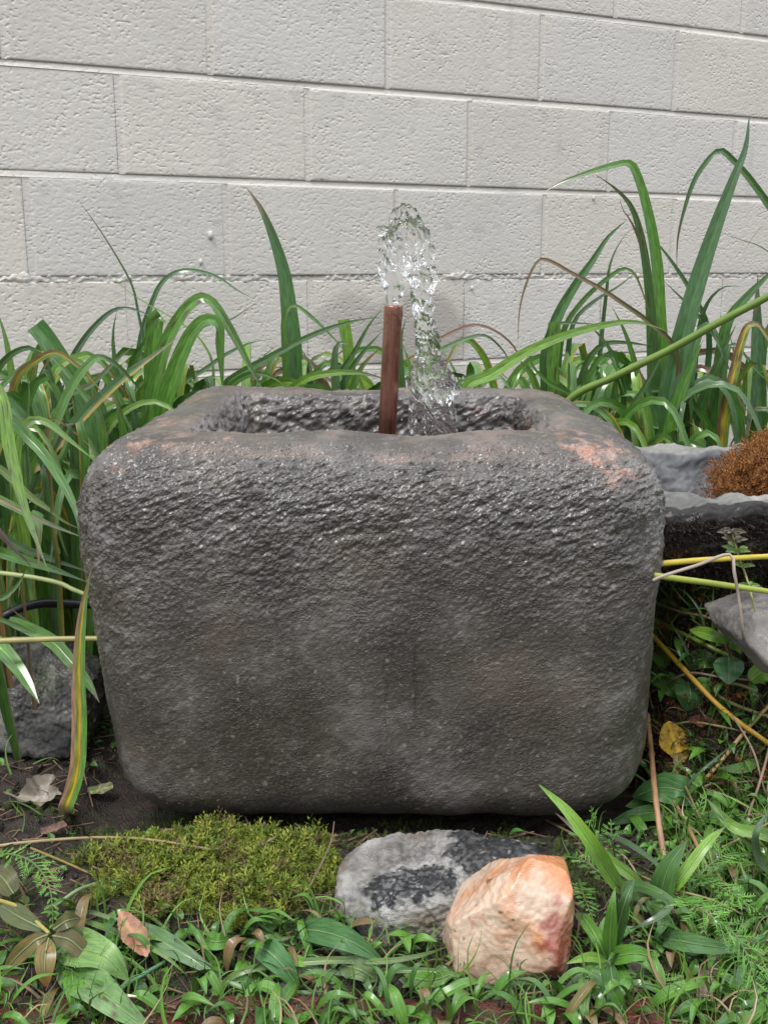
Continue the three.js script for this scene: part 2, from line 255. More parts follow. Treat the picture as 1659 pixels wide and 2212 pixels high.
{
  const H = 0.438, arcO = (cx, cy, r, t0, t1) => (t) => { const th = t0 + (t1 - t0) * t; return [cx - r * Math.cos(th), cy + r * Math.sin(th)]; };   // (inset, y)
  const prof = profile([
    [6, (t) => [0.25 - 0.2 * t, 0]],
    [50, arcO(0.05, 0.05, 0.05, -Math.PI / 2, 0)],
    [225, (t) => [0 - 0.004 * Math.sin(t * Math.PI), 0.05 + (0.352 - 0.05) * t]],
    [105, arcO(0.078, 0.352, 0.0780, 0, Math.PI / 2 * 0.9)],
    [22, (t) => { const a = Math.PI / 2 * 0.9, e0 = 0.078 - 0.078 * Math.cos(a), y0 = 0.352 + 0.078 * Math.sin(a); return [e0 + (0.095 - e0) * t, y0 + (0.4315 - y0) * t]; }],
    [34, (t) => { const th = Math.PI / 2 * (1 - t); return [0.095 + 0.03 * Math.cos(th), 0.4015 + 0.03 * Math.sin(th)]; }],
    [90, (t) => [0.125 + 0.02 * t, 0.4015 - 0.2 * t]],
    [14, (t) => [0.145 + 0.1 * t, 0.2015 - 0.012 * Math.sin(t * 1.57)]],
  ]);
  const orange = [ // patches of orange clay showing on the rim: px, py of the photograph, radius
    [1300, 962, 0.050, 1], [1268, 985, 0.034, 1], [1335, 982, 0.038, 1], [1318, 1030, 0.024, 0.8], [1240, 960, 0.03, 0.6], [355, 955, 0.036, 0.9], [258, 1008, 0.014, 1], [330, 915, 0.055, 0.8], [505, 968, 0.016, 1], [400, 880, 0.05, 0.9], [285, 960, 0.03, 0.7], [1010, 1000, 0.03, 0.35], [1195, 935, 0.045, 0.5],
  ].map(([px, py, r, k]) => { const d = sight(px, py), zf = TZ + 0.262; let q = CAM.clone(); for (let t = 0.8; t < 1.9; t += 0.002) { const p = CAM.clone().addScaledVector(d, t); q = p; if (p.y < 0.352 ? p.z < zf : (p.z < zf - 0.078 ? p.y < 0.432 : Math.hypot(p.z - zf + 0.078, p.y - 0.352) < 0.078)) break; } return [q.sub(V(TX, 0, TZ)), r, k]; });
  const disp = (p, n, e, v) => {
    const x = p.x, y = p.y, z = p.z, inside = e > 0.11, top = ss(0.20, 0.36, y + 0.05 * noise(x * 6, y * 6, z * 6));
    const side = ss(0.2, 0.3, Math.abs(x));
    const low = 0.006 * fbm(x * 5 + 3, y * 5, z * 5, 3) + 0.004 * noise(x * 13, y * 13 + 5, z * 13);
    // clods pressed on in slanting strokes near the top, trowelled skin lower down
    const sx = x + z * 0.7, str = ridged(sx * 34 - y * 26, y * 74 - sx * 22, z * 34, 3), lump = fbm(x * 78, y * 90, z * 78, 4), clod = fbm(x * 21 + 4, y * 25, z * 21, 3);
    const skin = fbm(sx * 26 + y * 8, y * 58 - sx * 22, z * 26 + 4, 3), grit = noise(x * 330, y * 350, z * 330), grit2 = noise(x * 260, y * 290, z * 260), patch = ss(-0.5, 0.5, noise(x * 9 + 2, y * 11, z * 9) + 0.3 * noise(x * 31, y * 31, z * 31)), mid = fbm(sx * 95 + y * 30, y * 130 - sx * 45, z * 95, 3);
    const crumb = Math.max(0, grit2 - 0.14);
    const rough = clamp(0.07 + 0.93 * top + 0.35 * side * patch);
    const fine = fbm(sx * 170 + y * 60, y * 220 - sx * 80, z * 170, 2);
    let d = low + rough * (0.0022 * str + 0.0030 * lump + 0.0046 * clod) + 0.0010 * skin + 0.0014 * mid * (0.15 + 0.85 * rough) + 0.0021 * fine * (0.28 + 0.85 * rough) + 0.0008 * grit * (0.3 + 0.7 * rough) + 0.0026 * crumb * (0.10 + 0.18 * patch + 0.7 * rough);
    if (inside) d = low * 0.6 + 0.010 * lump + 0.004 * str + 0.003 * crumb;
    if (e < 0.11 && e > 0.055) d = d * 0.42 + low * 0.5;                                        // smoothed rim top
    // a few shrinkage lines scored down the face
    if (!inside && z > 0.2) for (const [gx, y0, y1] of [[0.012, 0.10, 0.20], [0.046, 0.13, 0.22]]) { const k = Math.exp(-(((x - gx - 0.003 * noise(y * 40, 3, gx)) / 0.0016) ** 2)) * ss(y0 - 0.02, y0 + 0.02, y) * ss(y1 + 0.02, y1 - 0.02, y); d -= 0.0016 * k; }
    const wv = V(0.006 * noise(y * 5, z * 4, 2) - x * 0.075 * ss(0.12, -0.26, z) - x * 0.06 * Math.pow(ss(0.11, 0.0, y), 2) - x * 0.03 * ss(0.37, 0.12, y) + 0.008 * ss(0.1, -0.2, x) * ss(0.37, 0.2, y), 0, 0); if (e > 0.02) wv.y += (0.010 * noise(x * 7, z * 7, 12) + 0.012 * ss(0, -0.25, z)) * ss(0.3, 0.43, y);
    return { d, v: wv, lump, crumb, top };
  };
  const color = (p, n, e, q) => {
    const x = p.x, y = p.y, z = p.z, m = fbm(x * 11, y * 11, z * 11, 4), f = noise(x * 90, y * 90, z * 90), g = noise(x * 260, y * 260, z * 260);
    let c = mix3([0.040, 0.0335, 0.027], [0.108, 0.094, 0.080], clamp(0.42 + 1.15 * m + 0.5 * fbm(x * 14 + 2, y * 3.2, z * 14, 3) + 0.16 * f + 0.12 * g));
    c = mix3(c, [0.22, 0.205, 0.195], 0.55 * ss(0.10, 0.3, m + 0.3 * f) * (0.4 + 0.6 * ss(0.25, 0.3, Math.abs(x))));          // dry pale bloom at the corners
    c = mix3(c, [0.17, 0.16, 0.15], 0.25 * ss(0.10, 0.4, q.crumb * 2.2));                                                     // grit
    const speck = ss(0.52, 0.62, noise(x * 150, y * 150, z * 150 + 40)); c = mix3(c, [0.36, 0.32, 0.26], 0.4 * speck);
    const brn = ss(0.05, 0.3, fbm(x * 8 + 9, y * 8, z * 8, 3)); c = mix3(c, [0.15, 0.105, 0.078], 0.3 * brn);
    if (e > 0.03 && e < 0.12) { const w = ss(0.02, 0.3, fbm(x * 17 + z * 9, y * 17, z * 30 - x * 12, 4)); c = mix3(c, [0.24, 0.165, 0.125], 0.55 * w); c = mix3(c, [0.20, 0.145, 0.115], 0.4 * ss(-0.02, 0.3, fbm(x * 10, 4, z * 10, 3))); }
    for (const [o, r, k] of orange) { const dd = p.distanceTo(o) / r; if (dd < 1.3) { const w = ss(-0.04, 0.26, fbm(x * 46 + 5, y * 46, z * 46, 4) + 0.13 - dd * 0.16) * ss(1.3, 0.5, dd) * k; c = mix3(c, mix3([0.42, 0.19, 0.11], [0.42, 0.29, 0.24], clamp(0.5 + f)), w * 0.62); } }
    if (e > 0.11) { const w = ss(0.05, 0.25, fbm(x * 14, y * 20, z * 14 + 3, 4)); c = mix3(mix3([0.05, 0.042, 0.038], [0.15, 0.13, 0.12], clamp(0.5 + m * 1.5)), [0.26, 0.12, 0.075], 0.6 * w * ss(-0.05, 0.16, x)); const w2 = ss(0.1, 0.3, fbm(x * 19 + 4, y * 12, z * 19, 3)); c = mix3(c, [0.36, 0.32, 0.27], 0.6 * w2 * ss(0.11, 0.06, Math.hypot(x + 0.13, y - 0.415, z + 0.13) - 0.02)); }
    return c;
  };
  const t = thing('stone_trough', 'large dark grey rough-cast stone trough with rounded edges and a copper pipe', 'trough', V(TX, 0.006, TZ));
  const g = basin({ a0: 0.3215, b0: 0.262, r0: 0.085, prof, cols: [470, 110, 110, 44, 170], disp, color, uvk: 1.39 });
  const m = lit(new THREE.Mesh(g, M.wet)); m.name = 'trough_body'; t.add(m);
  const w = new THREE.CircleGeometry(1, 40); w.rotateX(-Math.PI / 2); w.scale(0.172, 1, 0.115);
  const ws = lit(new THREE.Mesh(w, M.water)); ws.name = 'water'; ws.position.set(TX, 0.262, TZ); ws.userData = { kind: 'structure' }; scene.add(ws);
}
for (const [sx, lab] of [[-0.2, 'brick under the left end of the trough, in its shadow'], [0.17, 'brick under the right end of the trough, in its shadow']]) { const g = new THREE.BoxGeometry(0.1, 0.06, 0.2, 6, 4, 6), p = g.attributes.position, cc = new Float32Array(p.count * 3); for (let i = 0; i < p.count; i++) { p.setXYZ(i, p.getX(i) + 0.002 * noise(i, 1, 2), p.getY(i), p.getZ(i)); cc.set([0.09, 0.03, 0.02], i * 3); } g.setAttribute('color', new THREE.BufferAttribute(cc, 3)); g.computeVertexNormals(); g.translate(sx, -0.0255, -0.22); single('support_brick', g, M.brick, lab, 'brick'); }
{ // the long low basin behind, at the right edge
  const prof = profile([
    [5, (t) => [0.17 - 0.11 * t, 0.0]], [14, (t) => [0.06 - 0.05 * t, 0.0 + 0.045 * t]], [10, (t) => [0.01 * (1 - t), 0.045 + 0.03 * t]],
    [16, (t) => { const a = Math.PI / 2 * t; return [0.016 - 0.016 * Math.cos(a), 0.075 + 0.016 * Math.sin(a)]; }],
    [14, (t) => [0.016 + 0.035 * t, 0.091 + 0.002 * t]], [12, (t) => { const th = Math.PI / 2 * (1 - t); return [0.051 + 0.02 * Math.cos(th), 0.073 + 0.02 * Math.sin(th)]; }],
    [26, (t) => [0.071 + 0.03 * t, 0.073 - 0.05 * t]], [8, (t) => [0.101 + 0.07 * t, 0.023 - 0.004 * t]],
  ]);
  const disp = (p) => { const l = fbm(p.x * 30, p.y * 40, p.z * 30, 4), g = noise(p.x * 180, p.y * 180, p.z * 180); return { d: 0.010 * l + 0.022 * fbm(p.x * 7, p.y * 7, p.z * 7 + 8, 3) + 0.0012 * g, l, v: V(0, ss(0.03, 0.09, p.y) * (0.010 * noise(p.x * 9, 2, p.z * 9) + 0.005 * noise(p.x * 38, 5, p.z * 38) + 0.022 * ss(-0.1, 0.2, p.x) * ss(0, 0.2, p.z)), 0) }; };
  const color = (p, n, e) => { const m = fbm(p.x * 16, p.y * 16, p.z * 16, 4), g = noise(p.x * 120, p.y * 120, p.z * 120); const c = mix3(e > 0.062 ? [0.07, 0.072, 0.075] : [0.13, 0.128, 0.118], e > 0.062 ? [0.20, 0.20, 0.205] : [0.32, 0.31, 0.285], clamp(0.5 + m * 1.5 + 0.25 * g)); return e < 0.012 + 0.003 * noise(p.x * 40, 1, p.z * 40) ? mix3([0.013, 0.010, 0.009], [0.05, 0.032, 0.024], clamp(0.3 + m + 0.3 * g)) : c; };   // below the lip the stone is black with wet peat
  const t = thing('stone_basin', 'low pale grey stone basin holding rust coloured moss at the right edge', 'basin', V(0.60, 0.252, -0.335)); t.rotation.y = 0.16;
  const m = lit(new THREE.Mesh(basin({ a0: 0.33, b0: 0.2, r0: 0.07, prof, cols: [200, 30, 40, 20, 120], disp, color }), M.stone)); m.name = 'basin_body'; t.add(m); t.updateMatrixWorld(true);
}

// ---------------------------------------------------------------- copper pipe and water
const PZ = -0.215;
{
  const top = at(850, 661, PZ), low = at(836, 940, PZ), dir = top.clone().sub(low).normalize(), base = low.clone().addScaledVector(dir, -0.175), L = top.distanceTo(base), r = 0.0114;
  const copMap = tex(256, 512, (i, j) => { const n = fbm(i * 0.03, j * 0.006, 2, 3), s = noise(i * 0.7, j * 0.02, 5) * 0.08, sp = ss(0.5, 0.62, noise(i * 0.16, j * 0.05, 9)); let c = mix3([0.58, 0.40, 0.335], [0.74, 0.54, 0.47], clamp(0.5 + n + s)); c = mix3(c, [0.36, 0.20, 0.16], 0.35 * ss(0.0, 0.35, fbm(i * 0.02 + 3, j * 0.012, 7, 3))); return mix3(c, [0.72, 0.60, 0.55], sp * 0.6); }, true);
  const cop = new THREE.MeshStandardMaterial({ map: copMap, metalness: 0.95, roughness: 0.22, bumpMap: grainTex, bumpScale: 0.0002 });
  const pts = [V(r - 0.0016, 0, 0), V(r, 0, 0)].map((v) => new THREE.Vector2(v.x, v.y)); const P2 = (x, y) => new THREE.Vector2(x, y);
  const lathe = new THREE.LatheGeometry([P2(r - 0.0014, 0), P2(r, 0), P2(r, L * 0.5), P2(r, L - 0.0125), P2(r + 0.00025, L - 0.0115), P2(r + 0.0001, L - 0.006), P2(r, L - 0.001), P2(r - 0.0003, L), P2(r - 0.0013, L), P2(r - 0.0015, L - 0.001), P2(r - 0.0015, 0)], 40);
  for (let i = 0, p = lathe.attributes.position, u = lathe.attributes.uv; i < p.count; i++) u.setY(i, p.getY(i) / L * 1.9);
  const t = thing('copper_pipe', 'upright copper water pipe standing in the trough', 'pipe', base); t.quaternion.setFromUnitVectors(V(0, 1, 0), dir);
  const m = lit(new THREE.Mesh(lathe, cop)); m.name = 'pipe_tube'; t.add(m);
}
function surfaceNet(lo, hi, h, f) {     // smooth surface where f changes sign
  const nx = Math.ceil((hi.x - lo.x) / h), ny = Math.ceil((hi.y - lo.y) / h), nz = Math.ceil((hi.z - lo.z) / h), sx = nx + 1, sxy = (nx + 1) * (ny + 1), val = new Float32Array(sxy * (nz + 1));
  for (let k = 0; k <= nz; k++) for (let j = 0; j <= ny; j++) for (let i = 0; i <= nx; i++) val[i + j * sx + k * sxy] = f(lo.x + i * h, lo.y + j * h, lo.z + k * h);
  const id = new Int32Array(nx * ny * nz).fill(-1), pos = [], idx = [], cell = (i, j, k) => i + j * nx + k * nx * ny;
  for (let k = 0; k < nz; k++) for (let j = 0; j < ny; j++) for (let i = 0; i < nx; i++) {
    let n = 0, X = 0, Y = 0, Z = 0; const o = i + j * sx + k * sxy, v = [val[o], val[o + 1], val[o + sx], val[o + sx + 1], val[o + sxy], val[o + sxy + 1], val[o + sxy + sx], val[o + sxy + sx + 1]];
    for (const [a, b] of EDGES) if ((v[a] < 0) !== (v[b] < 0)) { const t = v[a] / (v[a] - v[b]); X += (a & 1) + t * ((b & 1) - (a & 1)); Y += ((a >> 1) & 1) + t * (((b >> 1) & 1) - ((a >> 1) & 1)); Z += (a >> 2) + t * ((b >> 2) - (a >> 2)); n++; }
    if (n) { id[cell(i, j, k)] = pos.length / 3; pos.push(lo.x + (i + X / n) * h, lo.y + (j + Y / n) * h, lo.z + (k + Z / n) * h); }
  }
  const quad = (a, b, c, d, flip) => { if (a < 0 || b < 0 || c < 0 || d < 0) return; flip ? idx.push(a, c, b, a, d, c) : idx.push(a, b, c, a, c, d); };
  for (let k = 1; k < nz; k++) for (let j = 1; j < ny; j++) for (let i = 1; i < nx; i++) {
    const o = i + j * sx + k * sxy, s = val[o] < 0;
    if (s !== (val[o + 1] < 0)) quad(id[cell(i, j - 1, k - 1)], id[cell(i, j, k - 1)], id[cell(i, j, k)], id[cell(i, j - 1, k)], !s);
    if (s !== (val[o + sx] < 0)) quad(id[cell(i - 1, j, k - 1)], id[cell(i - 1, j, k)], id[cell(i, j, k)], id[cell(i, j, k - 1)], !s);
    if (s !== (val[o + sxy] < 0)) quad(id[cell(i - 1, j - 1, k)], id[cell(i, j - 1, k)], id[cell(i, j, k)], id[cell(i - 1, j, k)], !s);
  }
  const g = new THREE.BufferGeometry(); g.setAttribute('position', new THREE.Float32BufferAttribute(pos, 3)); g.setIndex(idx); g.setAttribute('uv', new THREE.Float32BufferAttribute(new Float32Array(pos.length / 3 * 2), 2)); g.computeVertexNormals(); return g;
}
const EDGES = [[0, 1], [2, 3], [4, 5], [6, 7], [0, 2], [1, 3], [4, 6], [5, 7], [0, 4], [1, 5], [2, 6], [3, 7]];
{
  const U = 0.00058, q = (x, y, dz = 0) => at(x, y, PZ + dz * U);
  const caps = [   // [x0, y0, dz0, r0, x1, y1, dz1, r1]
    [851, 680, 0, 15, 852, 625, 0, 15], [852, 625, 0, 15, 855, 585, 0, 17], [855, 585, 0, 17, 866, 540, 4, 26], [866, 545, 4, 26, 885, 515, 6, 30], [885, 515, 6, 30, 905, 545, 4, 22], [850, 520, 8, 16, 880, 560, 10, 24],
    [850, 500, 0, 10, 856, 466, 0, 6], [856, 466, 0, 6, 871, 450, 0, 5], [871, 450, 0, 5, 888, 462, 0, 6], [888, 462, 0, 6, 897, 500, 0, 12], [870, 475, -6, 9, 872, 505, -4, 18],
    [823, 500, 6, 6, 838, 505, 4, 4], [838, 505, 4, 4, 858, 508, 4, 7], [824, 515, 6, 3.5, 829, 570, 4, 4], [829, 570, 4, 4, 843, 592, 2, 9], [836, 590, 3, 6, 841, 625, 2, 6],
    [905, 545, 4, 20, 911, 600, 8, 21], [911, 600, 8, 20, 912, 650, 8, 16], [925, 590, 0, 10, 938, 603, 2, 5], [912, 650, 8, 16, 917, 705, 10, 16], [917, 705, 10, 16, 924, 755, 10, 20], [924, 755, 10, 19, 932, 800, 12, 25], [932, 800, 12, 24, 945, 840, 12, 28],
    [945, 790, 14, 10, 975, 835, 16, 9], [975, 835, 16, 9, 986, 842, 16, 7], [905, 790, 4, 8, 897, 835, 6, 11], [897, 835, 6, 12, 905, 900, 8, 16], [905, 900, 8, 16, 908, 960, 8, 22], [945, 840, 12, 24, 950, 900, 12, 26], [950, 900, 12, 26, 946, 990, 10, 34], [908, 960, 8, 22, 925, 1040, 8, 36],
  ].map((c) => [q(c[0], c[1], c[2]), c[3] * U * 1.2, q(c[4], c[5], c[6]), c[7] * U * 1.2]).map(([a, r, b, s]) => ({ a, r, d: b.clone().sub(a), s, l: Math.max(1e-9, b.distanceToSquared(a)) }));
  const vr = rng(88), voids = []; for (let i = 0; i < 70; i++) { const c = caps[5 * (i % 2) + Math.floor(vr() * (caps.length - 6))], t = vr(), rr = c.r + (c.s - c.r) * t, p = c.a.clone().addScaledVector(c.d, t); if (rr < 0.008 || p.y < 0.33) continue; voids.push([p.x + (vr() - 0.5) * rr * 1.5, p.y, p.z + (vr() - 0.3) * rr * 1.3, 0.0014 + 0.003 * vr() * vr()]); }
  const f = (x, y, z) => {
    let m = 1; const k = 0.0035;
    for (const c of caps) { const dx = x - c.a.x, dy = y - c.a.y, dz = z - c.a.z, t = clamp((dx * c.d.x + dy * c.d.y + dz * c.d.z) / c.l), ex = dx - t * c.d.x, ey = dy - t * c.d.y, ez = dz - t * c.d.z, d = Math.sqrt(ex * ex + ey * ey + ez * ez) - (c.r + (c.s - c.r) * t); const h = Math.max(k - Math.abs(m - d), 0) / k; m = Math.min(m, d) - h * h * k * 0.25; }
    if (m > 0.012) return m;
    const wild = 1 + 0.35 * ss(top0.y + 0.035, top0.y + 0.06, y);
    const calm = 0.16 + 0.84 * ss(top0.y + 0.012, top0.y + 0.035, y) + 0.84 * ss(0.012, 0.022, x - top0.x) * ss(top0.y + 0.035, top0.y + 0.012, y);
    let air = -1; for (const b of voids) { const e = b[3] - Math.hypot(x - b[0], (y - b[1]) * 0.8, z - b[2]); if (e > air) air = e; }
    return Math.max(air, m + calm * (0.0046 * wild * (ridged(x * 78 + y * 20, y * 46, z * 78, 2) - 0.72) + 0.0036 * wild * noise(x * 130 + y * 30, y * 75, z * 130) + 0.0008 * noise(x * 300, y * 190, z * 300)));
  };
  const top0 = q(851, 661), a = q(795, 1050), b = q(1005, 430), lo = V(a.x, Math.min(a.y, 0.25), PZ - 0.04), hi = V(b.x, b.y, PZ + 0.045);
  lo.y = 0.258;
  const t = thing('water_jet', 'clear water bubbling up from the copper pipe and falling back', 'water', V(top0.x, 0.258, PZ));
  part('water_body', surfaceNet(lo, hi, 0.00125, f), M.water, t);
  const r = rng(51), drop = new THREE.SphereGeometry(1, 10, 8);
  for (const [px, py, s] of [[1000, 815, 1.6], [868, 905, 1.3], [1003, 870, 1.2], [880, 850, 1.1], [812, 520, 1.1], [948, 560, 1.2], [880, 690, 1.0], [885, 745, 1.2], [965, 770, 1.1], [1010, 905, 1.4]]) { const g = drop.clone(); g.scale(s * 0.001, s * 0.0013, s * 0.001); const p = q(px, py, 10 * (r() - 0.3)); g.translate(p.x, p.y, p.z); part('water_drop', g, M.water, t); }
}

// ---------------------------------------------------------------- stones
function rockGeo(poly, z, depth, seed, { rough = 0.006, fine = 0.002, freq = 30, detail = 44, color, caps = [], sharp = 15, chips = 14 }) {
  const pts = poly.map(([x, y]) => at(x, y, z)), c = pts.reduce((a, p) => a.add(p), V(0, 0, 0)).multiplyScalar(1 / pts.length), r = rng(seed), planes = [];
  for (let i = 0; i < pts.length; i++) {
    const a = pts[i], b = pts[(i + 1) % pts.length], e = b.clone().sub(a), n = V(-e.y, e.x, 0).normalize(); if (n.dot(a.clone().sub(c)) < 0) n.negate();
    n.z = (r() - 0.5) * 0.5; n.normalize(); planes.push([n, n.dot(a.clone().add(b).multiplyScalar(0.5).sub(c))]);
  }
  for (const s of [-1, 1]) { planes.push([V((r() - 0.5) * 0.3, 0.35 * s * (s > 0 ? 1 : 0.2), s).normalize(), depth * 0.5]); planes.push([V(r() - 0.5, 0.8, 0.7 * s).normalize(), depth * 0.62]); }
  for (const [x, y, zz, d] of caps) planes.push([V(x, y, zz).normalize(), d]);
  const hull = []; for (let i = 0; i < 600; i++) { const y = 1 - 2 * (i + 0.5) / 600, a = i * 2.39996, q = Math.sqrt(1 - y * y), d = V(q * Math.cos(a), y, q * Math.sin(a)); let R = 9; for (const [n, o] of planes) { const c2 = n.dot(d); if (c2 > 1e-3) R = Math.min(R, o / c2); } hull.push(d.multiplyScalar(R)); }
  for (let i = 0; i < chips; i++) { const n = V(r() - 0.5, r() * 0.9 - 0.2, r() * 1.1 - 0.25).normalize(); const reach = Math.max(...hull.map((h) => h.dot(n))); planes.push([n, reach * (0.88 + 0.09 * r())]); }
  const g = new THREE.IcosahedronGeometry(1, detail), p = g.attributes.position, col = new Float32Array(p.count * 3), uv = g.attributes.uv, d = V(), S = depth * 0.5;
  for (let i = 0; i < p.count; i++) {
    d.set(p.getX(i), p.getY(i), p.getZ(i)).normalize(); let acc = 0; const kk = sharp;
    for (const [n, o] of planes) { const q = n.dot(d); if (q > 1e-3) acc += Math.pow(q / o, kk); }
    let R = Math.pow(acc, -1 / kk); const w = d.clone().multiplyScalar(R), X = w.x + seed, Y = w.y, Z = w.z;
    R += rough * (fbm(X * freq, Y * freq, Z * freq, 4) * 1.6 + 0.5 * ridged(X * freq * 0.8, Y * freq * 0.8, Z * freq * 0.8, 2) - 0.2) + fine * noise(X * 210, Y * 210, Z * 210);
    w.copy(d).multiplyScalar(R); p.setXYZ(i, w.x + c.x, w.y + c.y, w.z + c.z); uv.setXY(i, (w.x + w.z * 0.6) * 2.2, 0.62 + (w.y - w.z * 0.5) * 2.2);
    const cc = color(w, d, seed); col.set(cc, i * 3);
  }
  g.setAttribute('color', new THREE.BufferAttribute(col, 3));
  // weld for smooth shading
  const key = new Map(), map = new Int32Array(p.count), np = [], nc = [], nu = []; for (let i = 0; i < p.count; i++) { const k2 = `${Math.round(p.getX(i) * 2e5)},${Math.round(p.getY(i) * 2e5)},${Math.round(p.getZ(i) * 2e5)}`; let v = key.get(k2); if (v === undefined) { v = np.length / 3; key.set(k2, v); np.push(p.getX(i), p.getY(i), p.getZ(i)); nc.push(col[i * 3], col[i * 3 + 1], col[i * 3 + 2]); nu.push(uv.getX(i), uv.getY(i)); } map[i] = v; }
  const o = new THREE.BufferGeometry(); o.setAttribute('position', new THREE.Float32BufferAttribute(np, 3)); o.setAttribute('color', new THREE.Float32BufferAttribute(nc, 3)); o.setAttribute('uv', new THREE.Float32BufferAttribute(nu, 2)); o.setIndex([...map]); o.computeVertexNormals(); return o;
}
const granite = (w, d, s) => {
  const m = fbm(w.x * 24 + s, w.y * 24, w.z * 24, 4), g = noise(w.x * 170, w.y * 170, w.z * 170 + s), f = noise(w.x * 330, w.y * 330, w.z * 330);
  let c = mix3([0.085, 0.078, 0.07], [0.32, 0.30, 0.275], clamp(0.5 + 0.9 * m + 0.5 * g + 0.25 * f));
  return mix3(c, [0.16, 0.10, 0.05], 0.45 * ss(0.1, 0.3, fbm(w.x * 15 + 7, w.y * 15, w.z * 15, 3)));
};
{
  const frontStone = (w, d, s) => {
    let c = granite(w, d, s); c = mix3(c, [0.46, 0.45, 0.43], 0.5 * ss(-0.05, 0.25, fbm(w.x * 20 + 3, w.y * 30, w.z * 20, 4)));
    const e = 0.6 * fbm(w.x * 70, w.y * 70, w.z * 70, 4), top = d.y > 0.15 ? 1 : 0;
    for (const [cx, cz, rx, rz] of [[-0.030, 0.022, 0.040, 0.022], [0.062, -0.02, 0.055, 0.042]]) { const q = Math.hypot((w.x - cx) / rx, (w.z - cz) / rz) + e; if (top) c = mix3(c, mix3([0.012, 0.013, 0.015], [0.30, 0.30, 0.30], ss(0.42, 0.55, noise(w.x * 260, w.y * 260, w.z * 260))), ss(1.1, 0.95, q) * (0.7 + 0.3 * ss(-0.25, 0.05, noise(w.x * 190, w.y * 190, w.z * 190 + 7)))); }
    return c;
  };
  single('granite_stone', rockGeo([[722, 1935], [738, 1898], [800, 1882], [900, 1872], [1010, 1856], [1120, 1848], [1190, 1862], [1204, 1910], [1185, 1970], [1060, 2055], [920, 2075], [800, 2065], [728, 2000]], 0.188, 0.112, 11, { sharp: 44, chips: 18, rough: 0.0060, fine: 0.0022, freq: 34, detail: 62, color: frontStone, caps: [[0.05, 0.9, 0.30, 0.040], [-0.5, 0.2, 0.8, 0.075], [0, 0.1, 1, 0.05]] }), M.stone, 'grey granite stone with black patches, lying below the trough', 'stone');
  const q = (w, d, s) => {
    const m = fbm(w.x * 26 + s, w.y * 26, w.z * 26, 4), f = noise(w.x * 110, w.y * 110, w.z * 110), vein = ridged(w.x * 48 + 0.6 * m, w.y * 38, w.z * 48 + 4, 4);
    const stain = clamp(0.40 + 8 * (w.y - 0.012) * ss(-0.03, 0.03, w.x + w.y * 0.4) + 10 * (w.x - 0.026) + 2.6 * m + 0.25 * f);
    let c = mix3([0.62, 0.45, 0.33], [0.56, 0.21, 0.07], stain * 0.9); c = mix3(c, [0.70, 0.57, 0.45], 0.3 * ss(0.0, 0.4, m + 0.3 * f) * (1 - stain)); c = mix3(c, [0.46, 0.19, 0.085], 0.55 * ss(0.62, 0.88, vein));
    const red = ss(1.15, 0.5, Math.hypot((w.x - 0.034) / 0.02, (w.y + 0.004) / 0.036) + 1.1 * fbm(w.x * 80, w.y * 80, w.z * 80, 3)); c = mix3(c, [0.30, 0.055, 0.04], 0.8 * red);
    return mix3(c, [0.10, 0.045, 0.03], 0.7 * ss(0.56, 0.64, noise(w.x * 130, w.y * 130, w.z * 130)));
  };
  single('quartz_stone', rockGeo([[965, 1995], [985, 1950], [1040, 1915], [1085, 1885], [1118, 1856], [1150, 1850], [1225, 1878], [1238, 1940], [1236, 2010], [1222, 2075], [1196, 2110], [1130, 2118], [1060, 2095], [965, 2062]], 0.258, 0.082, 23, { sharp: 80, chips: 10, rough: 0.0026, fine: 0.0008, freq: 34, detail: 56, color: q, caps: [[-0.18, 0.10, 1, 0.036], [0.75, 0.05, 0.6, 0.05], [-0.75, 0.35, 0.6, 0.052], [0.2, 0.62, 0.75, 0.05], [0.1, -0.5, 0.85, 0.05]] }), M.quartz, 'orange and cream quartz stone leaning on the granite stone', 'stone');
  const dark = (w, d, s) => { let c = granite(w, d, s).map((v) => v * 0.36); c = mix3(c, [0.015, 0.014, 0.012], 0.8 * ss(-0.02, 0.16, fbm(w.x * 13 + 2, w.y * 13, w.z * 13, 4) + (w.x - 0.0) * 1.2)); c = mix3(c, [0.24, 0.23, 0.19], 0.55 * ss(0.05, 0.22, fbm(w.x * 34 + 6, w.y * 34, w.z * 34, 4) - w.x * 1.5 - 0.05)); return mix3(c, [0.04, 0.05, 0.012], 0.4 * ss(0.1, 0.25, fbm(w.x * 20, w.y * 20 + 4, w.z * 20, 3))); };
  single('field_stone', rockGeo([[-70, 1450], [-20, 1408], [70, 1404], [150, 1408], [215, 1450], [225, 1530], [200, 1590], [120, 1602], [20, 1590], [-60, 1570]], -0.21, 0.13, 31, { sharp: 24, chips: 20, rough: 0.005, fine: 0.0018, freq: 44, detail: 60, color: dark, caps: [[0, 1, 0.6, 0.05]] }), M.stone, 'dark mottled field stone on the soil left of the trough', 'stone');
  const pale = (w, d, s) => { const m = fbm(w.x * 26 + s, w.y * 26, w.z * 26, 4); return mix3([0.12, 0.108, 0.10], [0.25, 0.228, 0.21], clamp(0.5 + m * 1.2 + 0.15 * noise(w.x * 140, w.y * 140, w.z * 140))); };
  single('flat_stone', rockGeo([[1552, 1348], [1575, 1318], [1640, 1298], [1730, 1300], [1800, 1340], [1790, 1410], [1690, 1420], [1620, 1402], [1570, 1378]], -0.02, 0.13, 43, { sharp: 30, rough: 0.0035, fine: 0.0012, freq: 26, detail: 36, color: pale, caps: [[0, 1, 0.35, 0.034]] }), M.stone, 'pinkish grey flat stone under the twigs at the right edge', 'stone');
}

